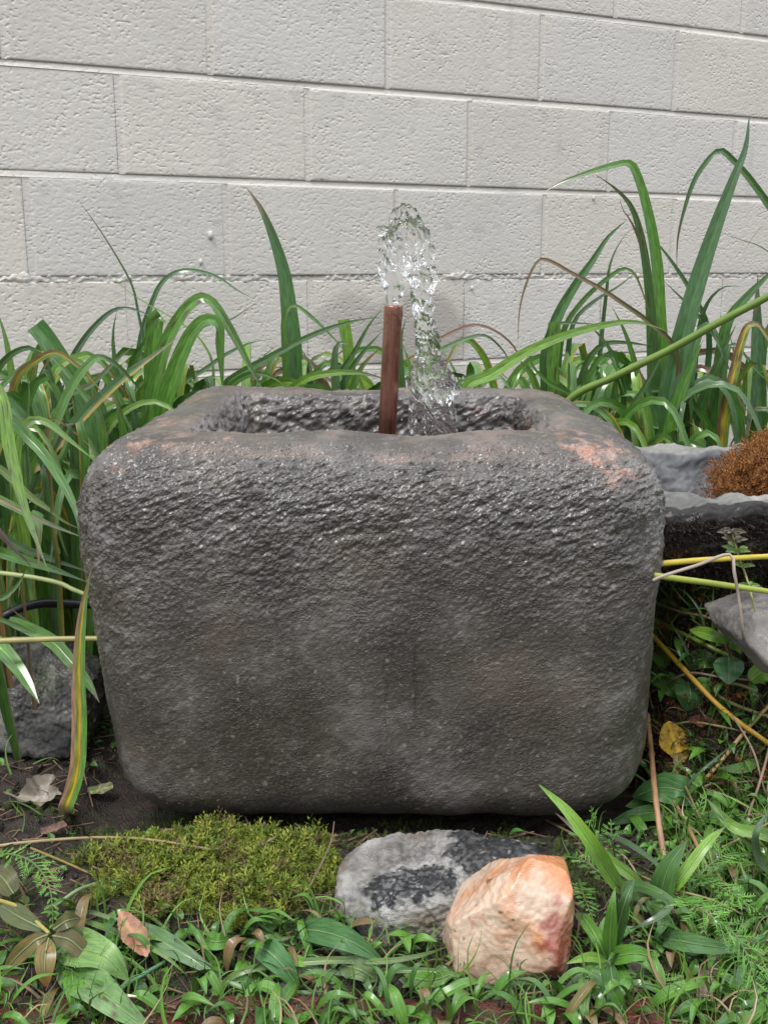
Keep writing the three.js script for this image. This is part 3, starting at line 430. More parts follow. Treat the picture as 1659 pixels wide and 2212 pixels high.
// ---------------------------------------------------------------- brick edging along the bottom
{
  const t = thing('brick_edging', 'wet dark red brick edging along the bottom of the picture', 'edging', V(0, -0.052, 0.352));
  for (let k = -3; k <= 2; k++) {
    const L = 0.196, D = 0.092, Hh = 0.062, x0 = k * 0.205 + 0.065, r = rng(k + 90), yy = (r() - 0.5) * 0.004;
    const b = new THREE.BoxGeometry(L, Hh, D, 60, 10, 28), p = b.attributes.position, col = new Float32Array(p.count * 3), uv = b.attributes.uv;
    for (let i = 0; i < p.count; i++) {
      let x = p.getX(i), y = p.getY(i), z = p.getZ(i); const cx = clamp(x, -L / 2 + 0.006, L / 2 - 0.006), cy = clamp(y, -Hh / 2 + 0.006, Hh / 2 - 0.006), cz = clamp(z, -D / 2 + 0.006, D / 2 - 0.006), v = V(x - cx, y - cy, z - cz); if (v.length() > 0.006) v.setLength(0.006);
      const n = fbm((x + x0) * 60, y * 60, z * 60 + k, 4), ch = -0.006 * ss(0.18, 0.4, fbm((x + x0) * 28, y * 28, z * 28, 3)); x = cx + v.x; y = cy + v.y + 0.002 * n + ch; z = cz + v.z + 0.0015 * n;
      p.setXYZ(i, x, y, z); uv.setXY(i, (x + x0) * 5, (z + y) * 5);
      let c = mix3([0.060, 0.015, 0.011], [0.155, 0.040, 0.026], clamp(0.5 + 1.2 * n)); c = mix3(c, [0.03, 0.018, 0.014], 0.85 * ss(-0.02, 0.22, fbm((x + x0) * 40, 3, z * 40, 3))); c = mix3(c, [0.03, 0.045, 0.012], 0.75 * ss(0.04, 0.2, fbm((x + x0) * 22 + 5, 1, z * 30, 3))); col.set(c, i * 3);
    }
    b.setAttribute('color', new THREE.BufferAttribute(col, 3)); b.computeVertexNormals();
    const m = lit(new THREE.Mesh(b, M.brick)); m.name = 'brick'; m.position.set(x0, 0.0255 + yy, 0.012); m.rotation.y = (r() - 0.5) * 0.03; t.add(m);
  }
}

// ---------------------------------------------------------------- plants: leaf and stem makers
const G = { dark: [0.054, 0.195, 0.010], mid: [0.110, 0.335, 0.017], light: [0.235, 0.50, 0.038], pale: [0.30, 0.48, 0.12], blue: [0.085, 0.26, 0.055], lime: [0.25, 0.42, 0.035], yellow: [0.72, 0.47, 0.025], ochre: [0.46, 0.22, 0.035], tan: [0.42, 0.28, 0.14], pink: [0.60, 0.31, 0.20], brown: [0.13, 0.058, 0.03], rust: [0.34, 0.13, 0.04], straw: [0.50, 0.40, 0.20], olive: [0.16, 0.15, 0.025] };
const dropSpots = [];
// a leaf along a curve; style.edge / style.mid / style.tip / style.patch colour its margins, rib and end
function leafGeo(pts, width, style = {}) {
  const { col = G.mid, col2 = null, edge, edgeSide = 1, edgeW = 0.4, mid, tip, tipAt = 0.88, fold = 0.35, roll = 0, shape = 'strap', wave = 0, seed = 1, n = 40, hint = null, spots, toBase = 0.5 } = style;
  const curve = new THREE.CatmullRomCurve3(pts, false, 'centripetal'), len = curve.getLength(), us = [-1, -0.8, -0.6, -0.35, -0.12, 0, 0.12, 0.35, 0.6, 0.8, 1];
  const P = curve.getSpacedPoints(n), prof = (t) => shape === 'strap' ? Math.pow(clamp(t / 0.08), 0.5) * 0.25 + 0.75 * Math.pow(clamp(1 - Math.pow(t, 5)), 0.9) * (0.72 + 0.28 * Math.sin(clamp(t / 0.8) * Math.PI)) - 0.25 * ss(0.8, 1, t) : shape === 'stub' ? 1 : shape === 'tail' ? Math.pow(1 - t, 0.7) : shape === 'lance' ? Math.pow(Math.sin(Math.PI * Math.pow(clamp(t * 0.985 + 0.015), 0.85)), 0.8) : Math.pow(Math.sin(Math.PI * Math.pow(clamp(t * 0.97 + 0.03), 0.68)), 0.7);
  let S = null; const frames = [];
  for (let i = 0; i <= n; i++) {
    const T = P[Math.min(n, i + 1)].clone().sub(P[Math.max(0, i - 1)]).normalize(), N = hint ? hint.clone() : CAM.clone().sub(P[i]).normalize().add(V(0, 0.25, 0));
    let s = T.clone().cross(N); if (s.lengthSq() < 1e-4) s = S ? S.clone() : V(1, 0, 0); s.normalize(); if (S) { if (s.dot(S) < 0) s.negate(); s.lerp(S, 0.55).normalize(); } S = s;
    const nn = s.clone().cross(T).normalize(), a = roll + wave * Math.sin(i * 0.35 + seed); frames.push([s.clone().applyAxisAngle(T, a), nn.applyAxisAngle(T, a)]);
  }
  const jag = (t, u) => noise(t * 14 + seed, u * 2, 3);
  return grid(us.length - 1, n, (i, j) => {
    const t = j / n, u = us[i], [s, nn] = frames[j], w = width * 0.5 * Math.max(0.015, prof(t)), f = fold * (shape === 'strap' ? 1 - 0.5 * t : 1);
    const p = P[j].clone().addScaledVector(s, u * w * Math.cos(f)).addScaledVector(nn, Math.abs(u) * w * Math.sin(f) + wave * w * 0.35 * Math.sin(t * 22 + u * 1.5 + seed) * Math.abs(u));
    let c = mix3(col, col2 || col.map((v, q) => v * [1.35, 1.2, 1.1][q]), clamp(0.5 + 0.9 * noise(t * 5, u * 0.6, seed * 3.1)));
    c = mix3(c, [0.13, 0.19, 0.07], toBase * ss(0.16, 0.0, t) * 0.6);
    if (mid) c = mix3(c, mid, ss(0.42, 0.15, Math.abs(u) + 0.1 * jag(t, u)));
    if (edge) c = mix3(c, edge, ss(1 - edgeW - 0.12, 1 - edgeW + 0.12, u * edgeSide + 0.12 * jag(t, 0)));
    if (tip) c = mix3(c, tip, ss(tipAt - 0.05, tipAt + 0.06, t + 0.08 * jag(t, u)));
    if (spots) c = mix3(c, G.brown, 0.9 * ss(0.28, 0.42, noise(t * 40, u * 3, seed)) * ss(0.3, 0.7, t));
    return { p, uv: [0.5 + u * 0.5, t * len * 5], c };
  });
}
function tubeGeo(pts, r0, r1, col, { seed = 1, col2 = null, seg = 60, nodes = [] } = {}) {
  const curve = new THREE.CatmullRomCurve3(pts, false, 'centripetal'), fr = curve.computeFrenetFrames(seg, false), len = curve.getLength(), P = curve.getSpacedPoints(seg), K = 9;
  const body = grid(K, seg, (i, j) => {
    const t = j / seg, a = i / K * Math.PI * 2; let r = r0 + (r1 - r0) * t; r *= 1 + 0.07 * noise(t * 30, 1, seed); for (const q of nodes) r *= 1 + 0.35 * Math.exp(-(((t - q) / 0.015) ** 2));
    const p = P[j].clone().addScaledVector(fr.normals[j], Math.cos(a) * r).addScaledVector(fr.binormals[j], Math.sin(a) * r);
    return { p, uv: [i / K, t * len * 8], c: mix3(col, col2 || col.map((v) => v * 0.7), clamp(0.4 + 0.8 * noise(t * len * 45, a * 0.5, seed) + 0.3 * noise(t * len * 200, 2, seed))) };
  }, true);
  const cap = (j) => { const g = new THREE.SphereGeometry(j ? r1 : r0, 8, 6), cc = new Float32Array(g.attributes.position.count * 3); for (let i = 0; i < cc.length; i += 3) cc.set(col, i); g.setAttribute('color', new THREE.BufferAttribute(cc, 3)); const e = P[j ? seg : 0]; g.translate(e.x, e.y, e.z); return g; };
  return mergeGeometries([body, cap(0), cap(1)]);
}
function wetSpots(geo, count, seed) { const r = rng(seed), p = geo.attributes.position, n = geo.attributes.normal; for (let i = 0; i < count; i++) { const k = Math.floor(r() * p.count); dropSpots.push([V(p.getX(k), p.getY(k), p.getZ(k)), V(n.getX(k), n.getY(k), n.getZ(k)), 0.0006 + 0.0012 * r() * r()]); } }

// ---------------------------------------------------------------- day lily clumps
const clumps = {
  A: ['left', V(-0.46, 0, -0.26), 'wide clump of strap leaves crowding the left side of the trough'],
  B: ['left', V(-0.42, 0, -0.66), 'clump of arching strap leaves behind the trough\'s left corner, with yellow-edged leaves'],
  C: ['mid', V(-0.13, 0, -0.82), 'sparse strap-leaf clump behind the trough, with one tall broad blade'],
  D: ['right', V(0.34, 0, -0.86), 'tall strap-leaf clump behind the trough\'s right corner, with kinked leaves'],
  E: ['right', V(0.62, 0, -0.9), 'strap-leaf clump behind the stone basin, with an orange and yellow leaf'],
};
for (const k in clumps) { const [, p, label] = clumps[k]; p.y = land(p.x, p.z); clumps[k].g = thing('day_lily', label, 'plant', p, 'day lily clumps along the wall'); }
let leafNo = 0;
function lily(k, z, pts, wpx, style = {}, root = true) {
  const [z0, z1] = Array.isArray(z) ? z : [z, z], c = clumps[k][1]; let P = pts.map(([x, y], i) => at(x, y, z0 + (z1 - z0) * i / Math.max(1, pts.length - 1)));
  if (root) { const b = P[0], gx = b.x + (c.x - b.x) * 0.25, gz = b.z + (c.z - b.z) * 0.25, gy = land(gx, gz); P.unshift(V(gx, gy - 0.005, gz)); if (b.y - gy > 0.15) P.splice(1, 0, V(b.x * 0.55 + gx * 0.45 - (P[2].x - b.x) * 0.2, gy + (b.y - gy) * 0.5, b.z * 0.55 + gz * 0.45)); }
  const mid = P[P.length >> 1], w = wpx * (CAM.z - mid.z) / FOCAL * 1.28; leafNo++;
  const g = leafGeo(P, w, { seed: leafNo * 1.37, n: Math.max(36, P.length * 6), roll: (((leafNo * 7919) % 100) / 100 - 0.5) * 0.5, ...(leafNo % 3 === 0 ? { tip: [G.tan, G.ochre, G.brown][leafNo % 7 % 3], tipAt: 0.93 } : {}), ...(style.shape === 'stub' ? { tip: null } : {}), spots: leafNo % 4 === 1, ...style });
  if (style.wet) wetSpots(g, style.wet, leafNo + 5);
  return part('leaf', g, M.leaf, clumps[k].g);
}
const Y = { edge: G.yellow, edgeW: 0.38 }, dk = { col: G.dark }, md = { col: G.mid }, lt = { col: G.light }, bl = { col: G.blue };
// left, behind the trough's corner
lily('B', -0.62, [[322, 910], [336, 827], [360, 741], [388, 687], [415, 655], [437, 643], [455, 650], [470, 668], [504, 723], [540, 791], [565, 838], [575, 870]], 27, { ...md, edge: G.lime, edgeW: 0.15, wet: 14 });
lily('B', -0.60, [[352, 890], [372, 820], [392, 765], [417, 716], [440, 693], [458, 690], [472, 700], [476, 755], [482, 838], [484, 860]], 34, { ...md, wet: 16 });
lily('A', [-0.35, -0.5], [[55, 1040], [100, 984], [144, 935], [216, 860], [288, 799], [338, 763], [387, 727]], 25, { ...dk, ...Y, edgeSide: 1, edgeW: 0.55, roll: 0, shape: 'strap' });
lily('A', [-0.32, -0.45], [[58, 1032], [119, 914], [151, 842], [187, 791], [216, 771], [252, 788], [288, 824], [317, 858]], 21, { ...md, edge: G.lime, edgeW: 0.2 });
lily('A', -0.4, [[29, 900], [25, 871], [40, 813], [72, 784], [119, 761], [151, 777], [187, 806], [216, 842], [230, 870]], 19, { ...md, col: G.lime, edge: G.pink, edgeSide: -1, mid: G.yellow });
lily('A', -0.55, [[190, 880], [155, 812], [119, 757], [95, 722], [78, 702]], 34, { ...dk, shape: 'stub', col: G.blue });
lily('B', -0.75, [[150, 790], [158, 773], [185, 730], [215, 695], [240, 674], [260, 666], [290, 668], [340, 690]], 15, { col: [0.07, 0.18, 0.05] });
lily('B', -0.72, [[268, 880], [255, 815], [246, 755], [246, 710], [254, 668]], 14, { ...bl });
lily('B', -0.8, [[325, 850], [318, 790], [312, 740], [300, 680], [287, 620], [250, 550], [205, 480], [168, 430]], 11, { ...dk, shape: 'tail' });
lily('B', -0.8, [[460, 790], [450, 760], [420, 720], [360, 680], [300, 645], [262, 616], [243, 590]], 10, { ...lt, shape: 'tail' });
lily('B', -0.82, [[300, 780], [309, 716], [324, 669], [345, 619], [365, 597], [392, 585], [432, 586], [475, 601], [518, 630], [560, 650]], 12, { ...bl });
lily('B', -0.7, [[400, 760], [420, 716], [460, 700], [500, 690], [530, 670], [566, 647]], 7, { ...dk, tip: G.brown });
lily('B', -0.68, [[330, 830], [330, 780], [332, 735], [338, 690], [348, 682], [356, 695]], 30, { ...md, shape: 'stub' });
lily('A', -0.5, [[40, 900], [25, 800], [15, 740], [0, 688], [-14, 660]], 20, { ...lt });
lily('A', -0.45, [[-20, 830], [0, 791], [20, 770], [45, 755], [70, 752], [80, 764], [72, 800], [60, 850]], 18, { ...dk });
lily('A', -0.42, [[-25, 870], [0, 840], [25, 815], [60, 785], [108, 768], [130, 775]], 17, { ...md });
lily('A', -0.3, [[58, 920], [62, 880], [64, 840], [56, 800], [52, 792]], 18, { ...md, shape: 'tail' });
lily('A', -0.45, [[68, 880], [85, 820], [110, 770], [130, 745]], 14, { ...bl });
lily('A', -0.45, [[215, 900], [180, 850], [145, 805], [110, 770], [70, 752]], 18, { ...md, edge: G.tan, edgeW: 0.2 });
lily('A', -0.48, [[130, 920], [120, 860], [108, 800], [100, 770]], 30, { ...dk });
lily('A', -0.5, [[170, 940], [162, 880], [150, 830], [120, 790]], 12, { ...lt });
lily('A', -0.5, [[110, 890], [145, 855], [200, 830], [240, 790], [300, 738]], 17, { ...dk, edge: G.ochre, edgeSide: -1, edgeW: 0.45 });
lily('A', -0.38, [[70, 935], [90, 905], [130, 880], [165, 868]], 20, { ...md });
lily('B', -0.58, [[270, 960], [262, 905], [250, 862], [232, 840]], 24, { ...md, wet: 12 });
lily('B', -0.6, [[235, 950], [225, 890], [210, 850], [190, 825]], 26, { ...bl, wet: 10 });
lily('B', -0.6, [[300, 940], [292, 900], [280, 850], [262, 820]], 18, { ...dk });
lily('B', -0.68, [[410, 860], [430, 838], [452, 822], [470, 823]], 10, { edge: G.ochre, edgeW: 0.9, col: G.yellow });
lily('B', -0.74, [[385, 850], [400, 825], [440, 800], [490, 765], [540, 742], [600, 732]], 12, { ...bl });
// the front leaves at the left edge
lily('A', [-0.2, -0.06], [[-60, 1010], [-45, 880], [-15, 830], [5, 865], [21, 964], [39, 1043], [60, 1115], [81, 1172], [107, 1240]], 33, { ...lt, edge: G.lime, edgeW: 0.12, spots: true, wet: 30, fold: 0.5 });
lily('A', [-0.22, -0.08], [[-40, 1020], [-10, 920], [10, 900], [28, 909], [58, 941], [93, 978], [125, 1025], [150, 1068], [167, 1110], [175, 1150], [176, 1228]], 27, { ...md, wet: 34 });
lily('A', -0.2, [[-30, 1000], [0, 1012], [30, 1038], [76, 1080], [111, 1103], [139, 1126], [182, 1146]], 22, { col: G.pale, wet: 12 });
lily('A', -0.16, [[-40, 1065], [0, 1080], [46, 1103], [93, 1126], [139, 1145], [186, 1163]], 25, { ...md, mid: G.pink, edge: G.lime, edgeW: 0.2 });
lily('A', -0.14, [[-30, 1115], [0, 1149], [30, 1184], [62, 1216], [72, 1232]], 22, { ...md, edge: G.ochre, edgeW: 0.7, mid: G.brown, tip: G.brown, tipAt: 0.8 });
lily('A', -0.18, [[-40, 1180], [0, 1193], [58, 1212], [116, 1230], [192, 1258]], 28, { ...md, wet: 8 });
lily('A', -0.21, [[-20, 1150], [42, 1180], [104, 1205], [198, 1237]], 22, { ...dk });
lily('A', -0.2, [[124, 1200], [116, 1150], [113, 1080], [111, 1000]], 11, { col: G.lime, edge: G.yellow, edgeW: 0.6 });
lily('A', -0.25, [[40, 940], [72, 908], [104, 914], [139, 941], [171, 967], [206, 995]], 28, { ...lt, wet: 20 });
lily('A', -0.3, [[60, 960], [93, 971], [130, 990], [180, 1024]], 18, { ...md });
lily('A', -0.28, [[110, 902], [130, 911], [153, 927], [180, 950], [214, 984]], 10, { col: G.ochre, col2: G.rust });
lily('A', -0.26, [[90, 1010], [60, 1080], [30, 1140], [0, 1190]], 14, { ...dk });
lily('A', -0.28, [[150, 905], [120, 960], [85, 1030], [60, 1080]], 24, { ...dk, edge: G.lime, edgeW: 0.15 });
lily('A', -0.28, [[170, 910], [135, 985], [100, 1050], [75, 1100]], 22, { ...md, edge: G.yellow, edgeSide: -1, edgeW: 0.2 });
lily('A', -0.12, [[40, 1225], [28, 1255], [21, 1277], [23, 1300], [30, 1318], [69, 1346], [99, 1367]], 9, { col: G.ochre, col2: G.tan, shape: 'tail' });
lily('A', [-0.06, 0.02], [[-150, 1330], [-60, 1355], [0, 1399], [33, 1435], [60, 1475], [86, 1520]], 34, { ...md, shape: 'strap', wet: 10 }, false);
lily('A', [-0.12, -0.04], [[20, 1340], [70, 1362], [117, 1389], [150, 1425], [187, 1469], [216, 1518]], 26, { ...md }, false);
lily('A', -0.08, [[-20, 1300], [10, 1290], [40, 1262], [60, 1225]], 18, { ...md, edge: G.pale, edgeW: 0.3 });
lily('A', -0.1, [[-20, 1335], [20, 1345], [60, 1360], [100, 1378]], 16, { ...md });
// behind the trough, in front of the wall
lily('C', [-0.75, -0.8], [[640, 880], [637, 816], [633, 744], [626, 672], [615, 593], [594, 521], [565, 452], [533, 405]], 38, { ...md, shape: 'lance', col: [0.05, 0.19, 0.02] });
lily('C', -0.74, [[618, 800], [615, 744], [614, 690], [622, 665], [636, 659], [666, 679], [723, 733], [752, 768]], 14, { ...md });
lily('C', -0.72, [[490, 830], [518, 808], [583, 772], [655, 733], [727, 704], [784, 690], [826, 686]], 16, { ...dk });
lily('C', [-0.66, -0.6], [[620, 860], [632, 840], [666, 816], [727, 805], [780, 806], [845, 822]], 20, { ...lt, wet: 26 });
lily('C', -0.66, [[495, 845], [511, 823], [547, 807], [583, 812], [632, 845]], 20, { ...md, wet: 8 });
lily('C', -0.7, [[727, 850], [723, 790], [727, 750], [738, 738], [752, 746], [759, 780]], 24, { col: [0.09, 0.22, 0.06], wet: 6 });
lily('C', -0.76, [[757, 840], [756, 790], [750, 735], [742, 690]], 21, { ...lt, shape: 'stub' });
lily('C', -0.74, [[735, 830], [741, 798], [763, 765], [799, 700], [829, 664]], 15, { ...dk });
lily('C', -0.71, [[735, 850], [748, 816], [770, 780], [799, 744], [828, 713]], 18, { ...dk });
lily('C', -0.69, [[760, 850], [777, 801], [795, 776], [826, 749]], 22, { ...md, edge: G.lime });
lily('C', -0.72, [[870, 860], [866, 800], [866, 750], [870, 712], [879, 685]], 20, { ...dk });
lily('C', -0.69, [[900, 850], [890, 810], [878, 765], [866, 735]], 19, { ...lt });
lily('C', -0.77, [[650, 860], [690, 800], [720, 775], [760, 740]], 13, { ...md });
lily('C', -0.73, [[545, 860], [560, 800], [570, 770], [600, 745]], 12, { ...lt });
lily('C', -0.76, [[690, 860], [672, 800], [655, 760], [640, 745]], 14, { ...md });
lily('C', -0.7, [[560, 865], [640, 830], [680, 842], [720, 870]], 14, { ...lt });
lily('C', [-0.78, -0.9], [[850, 830], [864, 794], [907, 762], [961, 726], [1025, 702], [1069, 715], [1108, 747], [1130, 790], [1158, 832]], 8, { col: G.olive, col2: G.rust, tip: G.rust, tipAt: 0.5 });
lily('C', [-0.75, -0.9], [[870, 815], [896, 790], [961, 751], [1015, 729], [1050, 726], [1087, 758], [1110, 800]], 11, { ...dk, col2: G.mid });
lily('D', -0.7, [[980, 850], [993, 825], [1033, 805], [1072, 801], [1115, 836]], 11, { ...md });
lily('D', [-0.66, -0.72], [[1005, 840], [1062, 808], [1134, 762], [1224, 724], [1296, 704], [1361, 695], [1404, 702], [1446, 718]], 21, { ...lt, wet: 36 });
// right-hand clump
lily('D', -0.9, [[1446, 940], [1440, 860], [1425, 700], [1418, 573], [1400, 465], [1378, 386], [1362, 354], [1350, 352], [1314, 360], [1263, 375], [1213, 393], [1168, 419]], 23, { ...md, tip: G.tan, tipAt: 0.96 });
lily('D', -0.92, [[1412, 900], [1409, 800], [1407, 717], [1400, 609], [1382, 501], [1361, 443], [1328, 407], [1283, 375]], 20, { col: [0.10, 0.28, 0.06] });
lily('D', -0.88, [[1420, 850], [1414, 740], [1407, 645], [1386, 537], [1361, 476], [1343, 450], [1338, 423]], 12, { ...dk, tip: G.rust, tipAt: 0.9 });
lily('E', [-0.85, -0.95], [[1432, 960], [1450, 824], [1486, 681], [1512, 591], [1548, 483], [1584, 386], [1609, 321], [1618, 248]], 36, { ...dk, shape: 'lance', col: [0.04, 0.16, 0.02] });
lily('E', -1.0, [[1760, 640], [1700, 510], [1659, 443], [1609, 375], [1576, 340], [1558, 325], [1545, 328], [1530, 344], [1501, 386], [1476, 458], [1463, 519], [1461, 585]], 15, { ...dk });
lily('D', -0.88, [[1180, 850], [1185, 760], [1199, 695], [1235, 627], [1278, 565], [1314, 511], [1354, 475]], 26, { col: [0.085, 0.27, 0.055], shape: 'lance' });
lily('D', -0.92, [[1298, 740], [1303, 690], [1310, 627], [1317, 573], [1335, 529], [1362, 493]], 10, { ...dk });
lily('D', -0.86, [[1460, 760], [1400, 695], [1350, 659], [1296, 623], [1242, 594], [1184, 562], [1168, 559], [1158, 568], [1141, 601], [1123, 663], [1118, 755]], 9, { col: G.olive, tip: G.tan, tipAt: 0.66 });
lily('D', -0.95, [[1530, 720], [1490, 627], [1458, 576], [1422, 529], [1384, 491]], 12, { ...bl });
lily('D', -0.93, [[1560, 760], [1512, 688], [1479, 652], [1430, 604]], 13, { ...bl });
lily('D', -0.9, [[1205, 790], [1220, 706], [1263, 645], [1307, 605], [1346, 580], [1366, 587], [1386, 627], [1402, 680]], 12, { ...md });
lily('D', -0.91, [[1225, 780], [1242, 691], [1292, 645], [1335, 619], [1384, 578]], 12, { ...dk });
lily('E', -0.95, [[1760, 620], [1700, 560], [1659, 544], [1637, 530], [1602, 519], [1556, 503]], 9, { ...md, shape: 'tail' });
lily('E', -0.96, [[1740, 520], [1690, 470], [1659, 477], [1623, 515], [1602, 553]], 7, { ...lt, shape: 'tail' });
lily('E', -0.88, [[1545, 900], [1552, 800], [1573, 691], [1609, 645], [1659, 594], [1700, 560]], 26, { ...dk });
lily('E', -0.93, [[1500, 780], [1519, 673], [1540, 637], [1566, 619], [1600, 619]], 14, { ...dk });
lily('E', -0.9, [[1636, 880], [1634, 753], [1634, 670], [1636, 590]], 32, { ...lt, col: [0.09, 0.23, 0.08] });
lily('E', -0.8, [[1556, 985], [1560, 945], [1568, 881], [1586, 801], [1604, 730], [1616, 704], [1630, 700], [1640, 706], [1659, 732], [1690, 790]], 23, { col: G.lime, mid: G.yellow, edge: G.rust, edgeSide: -1, edgeW: 0.55, fold: 0.45 });
lily('E', -0.82, [[1490, 800], [1512, 715], [1533, 702], [1551, 739], [1568, 784], [1580, 812]], 24, { ...bl, wet: 14 });
lily('D', -0.8, [[1434, 970], [1417, 899], [1400, 846], [1373, 784]], 22, { ...bl, wet: 16 });
lily('E', -0.78, [[1442, 970], [1462, 873], [1488, 801], [1517, 737]], 32, { ...md, wet: 6 });
lily('D', -0.78, [[1355, 930], [1364, 881], [1391, 837], [1417, 789], [1430, 767], [1440, 770], [1449, 805]], 14, { ...dk });
lily('E', -0.84, [[1470, 940], [1492, 837], [1524, 810], [1547, 776]], 14, { ...md });
lily('E', -0.82, [[1580, 740], [1609, 769], [1634, 801], [1665, 830]], 14, { ...bl });
lily('D', -0.86, [[1178, 860], [1172, 780], [1185, 720], [1202, 700], [1230, 698], [1290, 700]], 16, { ...dk });
lily('D', -0.85, [[1195, 850], [1193, 780], [1197, 730], [1196, 696]], 22, { ...md, shape: 'stub' });
lily('D', -0.92, [[1260, 800], [1300, 745], [1350, 740], [1420, 750]], 15, { ...dk });
lily('D', -0.8, [[1240, 860], [1190, 830], [1150, 790], [1140, 750]], 15, { ...md });
lily('D', -0.84, [[1370, 900], [1345, 830], [1320, 760], [1290, 720], [1255, 690]], 13, { ...bl });
lily('D', -0.84, [[1395, 900], [1380, 820], [1350, 720], [1320, 660]], 16, { ...md });
lily('E', -0.86, [[1480, 960], [1520, 860], [1560, 760], [1590, 700]], 24, { ...dk });
lily('E', -0.86, [[1600, 960], [1598, 880], [1590, 790], [1575, 720]], 16, { ...lt });
lily('E', -0.9, [[1640, 960], [1640, 850], [1650, 740], [1690, 640]], 26, { ...dk });
lily('D', -0.78, [[1478, 985], [1470, 950], [1462, 915], [1466, 880]], 7, { col: G.tan, col2: G.pink, shape: 'tail' });
lily('D', -0.8, [[1390, 960], [1372, 890], [1345, 850], [1310, 820]], 7, { col: G.pink, col2: G.tan, shape: 'tail' });
// shorter leaves that fill the clumps
{
  const r = rng(77), pal = [G.dark, G.mid, G.mid, G.light, G.mid, G.light];
  for (const [k, n, sx, sz, hmin, hmax] of [['A', 100, 0.12, 0.2, 0.2, 0.46], ['B', 70, 0.2, 0.12, 0.3, 0.47], ['C', 40, 0.3, 0.08, 0.34, 0.47], ['D', 70, 0.2, 0.12, 0.3, 0.5], ['E', 70, 0.18, 0.12, 0.24, 0.5]]) for (let i = 0; i < n; i++) {
    const c = clumps[k][1], x = c.x + (r() - 0.5) * 2 * sx, z = Math.min(k === 'A' ? -0.3 - 0.2 * r() : 9, Math.max(c.z + (r() - 0.5) * 2 * sz, wallZ(x) + 0.2)); if (x > TX - 0.37 && x < TX + 0.37 && z > -0.54) continue;
    const y = land(x, z) - 0.005, a = r() * Math.PI * 2, h = hmin + (hmax - hmin) * r(), out = 0.06 + 0.2 * r(), ex = Math.cos(a), ez = Math.sin(a) * 0.55, dr = r();
    const P = [V(x, y, z), V(x + ex * out * 0.15, y + h * 0.5, z + ez * out * 0.15), V(x + ex * out * 0.5, y + h * 0.9, z + ez * out * 0.5), V(x + ex * out * 0.9, y + h * (1 - 0.1 * dr), z + ez * out * 0.9), V(x + ex * out * 1.35, y + h * (0.85 - 0.45 * dr), z + ez * out * 1.35)];
    for (const q of P) q.z = Math.max(q.z, wallZ(q.x) + 0.02); if (P.some((q) => q.x > TX - 0.36 && q.x < TX + 0.36 && q.z > -0.53 && q.y < 0.47 && q.z < 0.1)) continue;
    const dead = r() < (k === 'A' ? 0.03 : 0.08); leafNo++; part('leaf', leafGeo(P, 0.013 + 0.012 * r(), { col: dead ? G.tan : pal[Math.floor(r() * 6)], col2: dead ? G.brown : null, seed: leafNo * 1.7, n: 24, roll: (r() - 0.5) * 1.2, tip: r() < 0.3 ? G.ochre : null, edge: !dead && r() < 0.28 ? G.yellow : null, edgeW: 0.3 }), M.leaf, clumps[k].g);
  }
}
{ // the striped leaf that has slipped down the trough's front corner
  const P = [[197, 1229], [190, 1265], [182, 1305], [176, 1355], [173, 1400], [171, 1475], [173, 1545], [172, 1610], [170, 1645], [163, 1685], [150, 1725], [143, 1742]].map(([x, y], i) => at(x, y, 0.035 + i * 0.001)); P.push(onLand(158, 1759, 0.006));
  const g = leafGeo(P.reverse(), 0.0175, { col: [0.18, 0.48, 0.06], edge: [0.82, 0.48, 0.30], edgeSide: -1, edgeW: 0.55, mid: [0.88, 0.62, 0.03], tip: null, n: 70, fold: 0.35, shape: 'strap', seed: 3, toBase: 0, hint: V(0.1, 0.1, 1) });
  const c = g.attributes.color, n = c.count / 11; for (let j = 0; j < 9; j++) for (let i = 0; i < 11; i++) { const k = j * 11 + i, w = ss(9, 4, j); c.setXYZ(k, c.getX(k) * (1 - w) + 0.22 * w, c.getY(k) * (1 - w) + 0.09 * w, c.getZ(k) * (1 - w) + 0.04 * w); }
  single('fallen_strap_leaf', g, M.leaf, 'pink, yellow and green striped leaf leaning upright on the trough\'s left front corner', 'leaf');
}

// ---------------------------------------------------------------- stalks, twigs, hose
function stalk(name, P, rpx, col, label, category, opt = {}) { const m = P[P.length >> 1], s = (CAM.z - m.z) / FOCAL; return single(name, tubeGeo(P, rpx * s, (opt.r1 ?? rpx * 0.85) * s, col, opt), opt.mat || M.stem, label, category, opt.group); }
const zs = (z, list) => list.map(([x, y, d = 0], i) => at(x, y, (Array.isArray(z) ? z[0] + (z[1] - z[0]) * i / (list.length - 1) : z) + d));
const hs = (list) => list.map(([x, y, h = 0.006]) => onLand(x, y, h));
{ const p = zs([-0.66, -0.5], [[1225, 868], [1330, 812], [1450, 753], [1560, 692], [1670, 634], [1800, 560]]), b = p[0]; stalk('flower_stalk', [V(b.x - 0.1, land(b.x - 0.1, b.z), b.z - 0.06), V(b.x - 0.06, b.y - 0.16, b.z - 0.03), ...p], 9, [0.17, 0.27, 0.035], 'long green flower stalk slanting up across the right-hand leaves', 'stalk', { r1: 8, col2: [0.11, 0.2, 0.03] }); }
stalk('flower_stalk', zs([0.0, -0.03], [[1395, 1223], [1425, 1218], [1530, 1209], [1659, 1202], [1760, 1197]]), 7, [0.60, 0.46, 0.04], 'yellow stalk lying flat, uppermost of those right of the trough', 'stalk', { col2: [0.42, 0.36, 0.04] });
stalk('flower_stalk', zs([0.02, 0.0], [[1395, 1240], [1425, 1245], [1544, 1261], [1659, 1278], [1770, 1296]]), 7.5, [0.36, 0.40, 0.05], 'yellow-green stalk just below the uppermost yellow stalk', 'stalk', { col2: [0.25, 0.32, 0.04] });
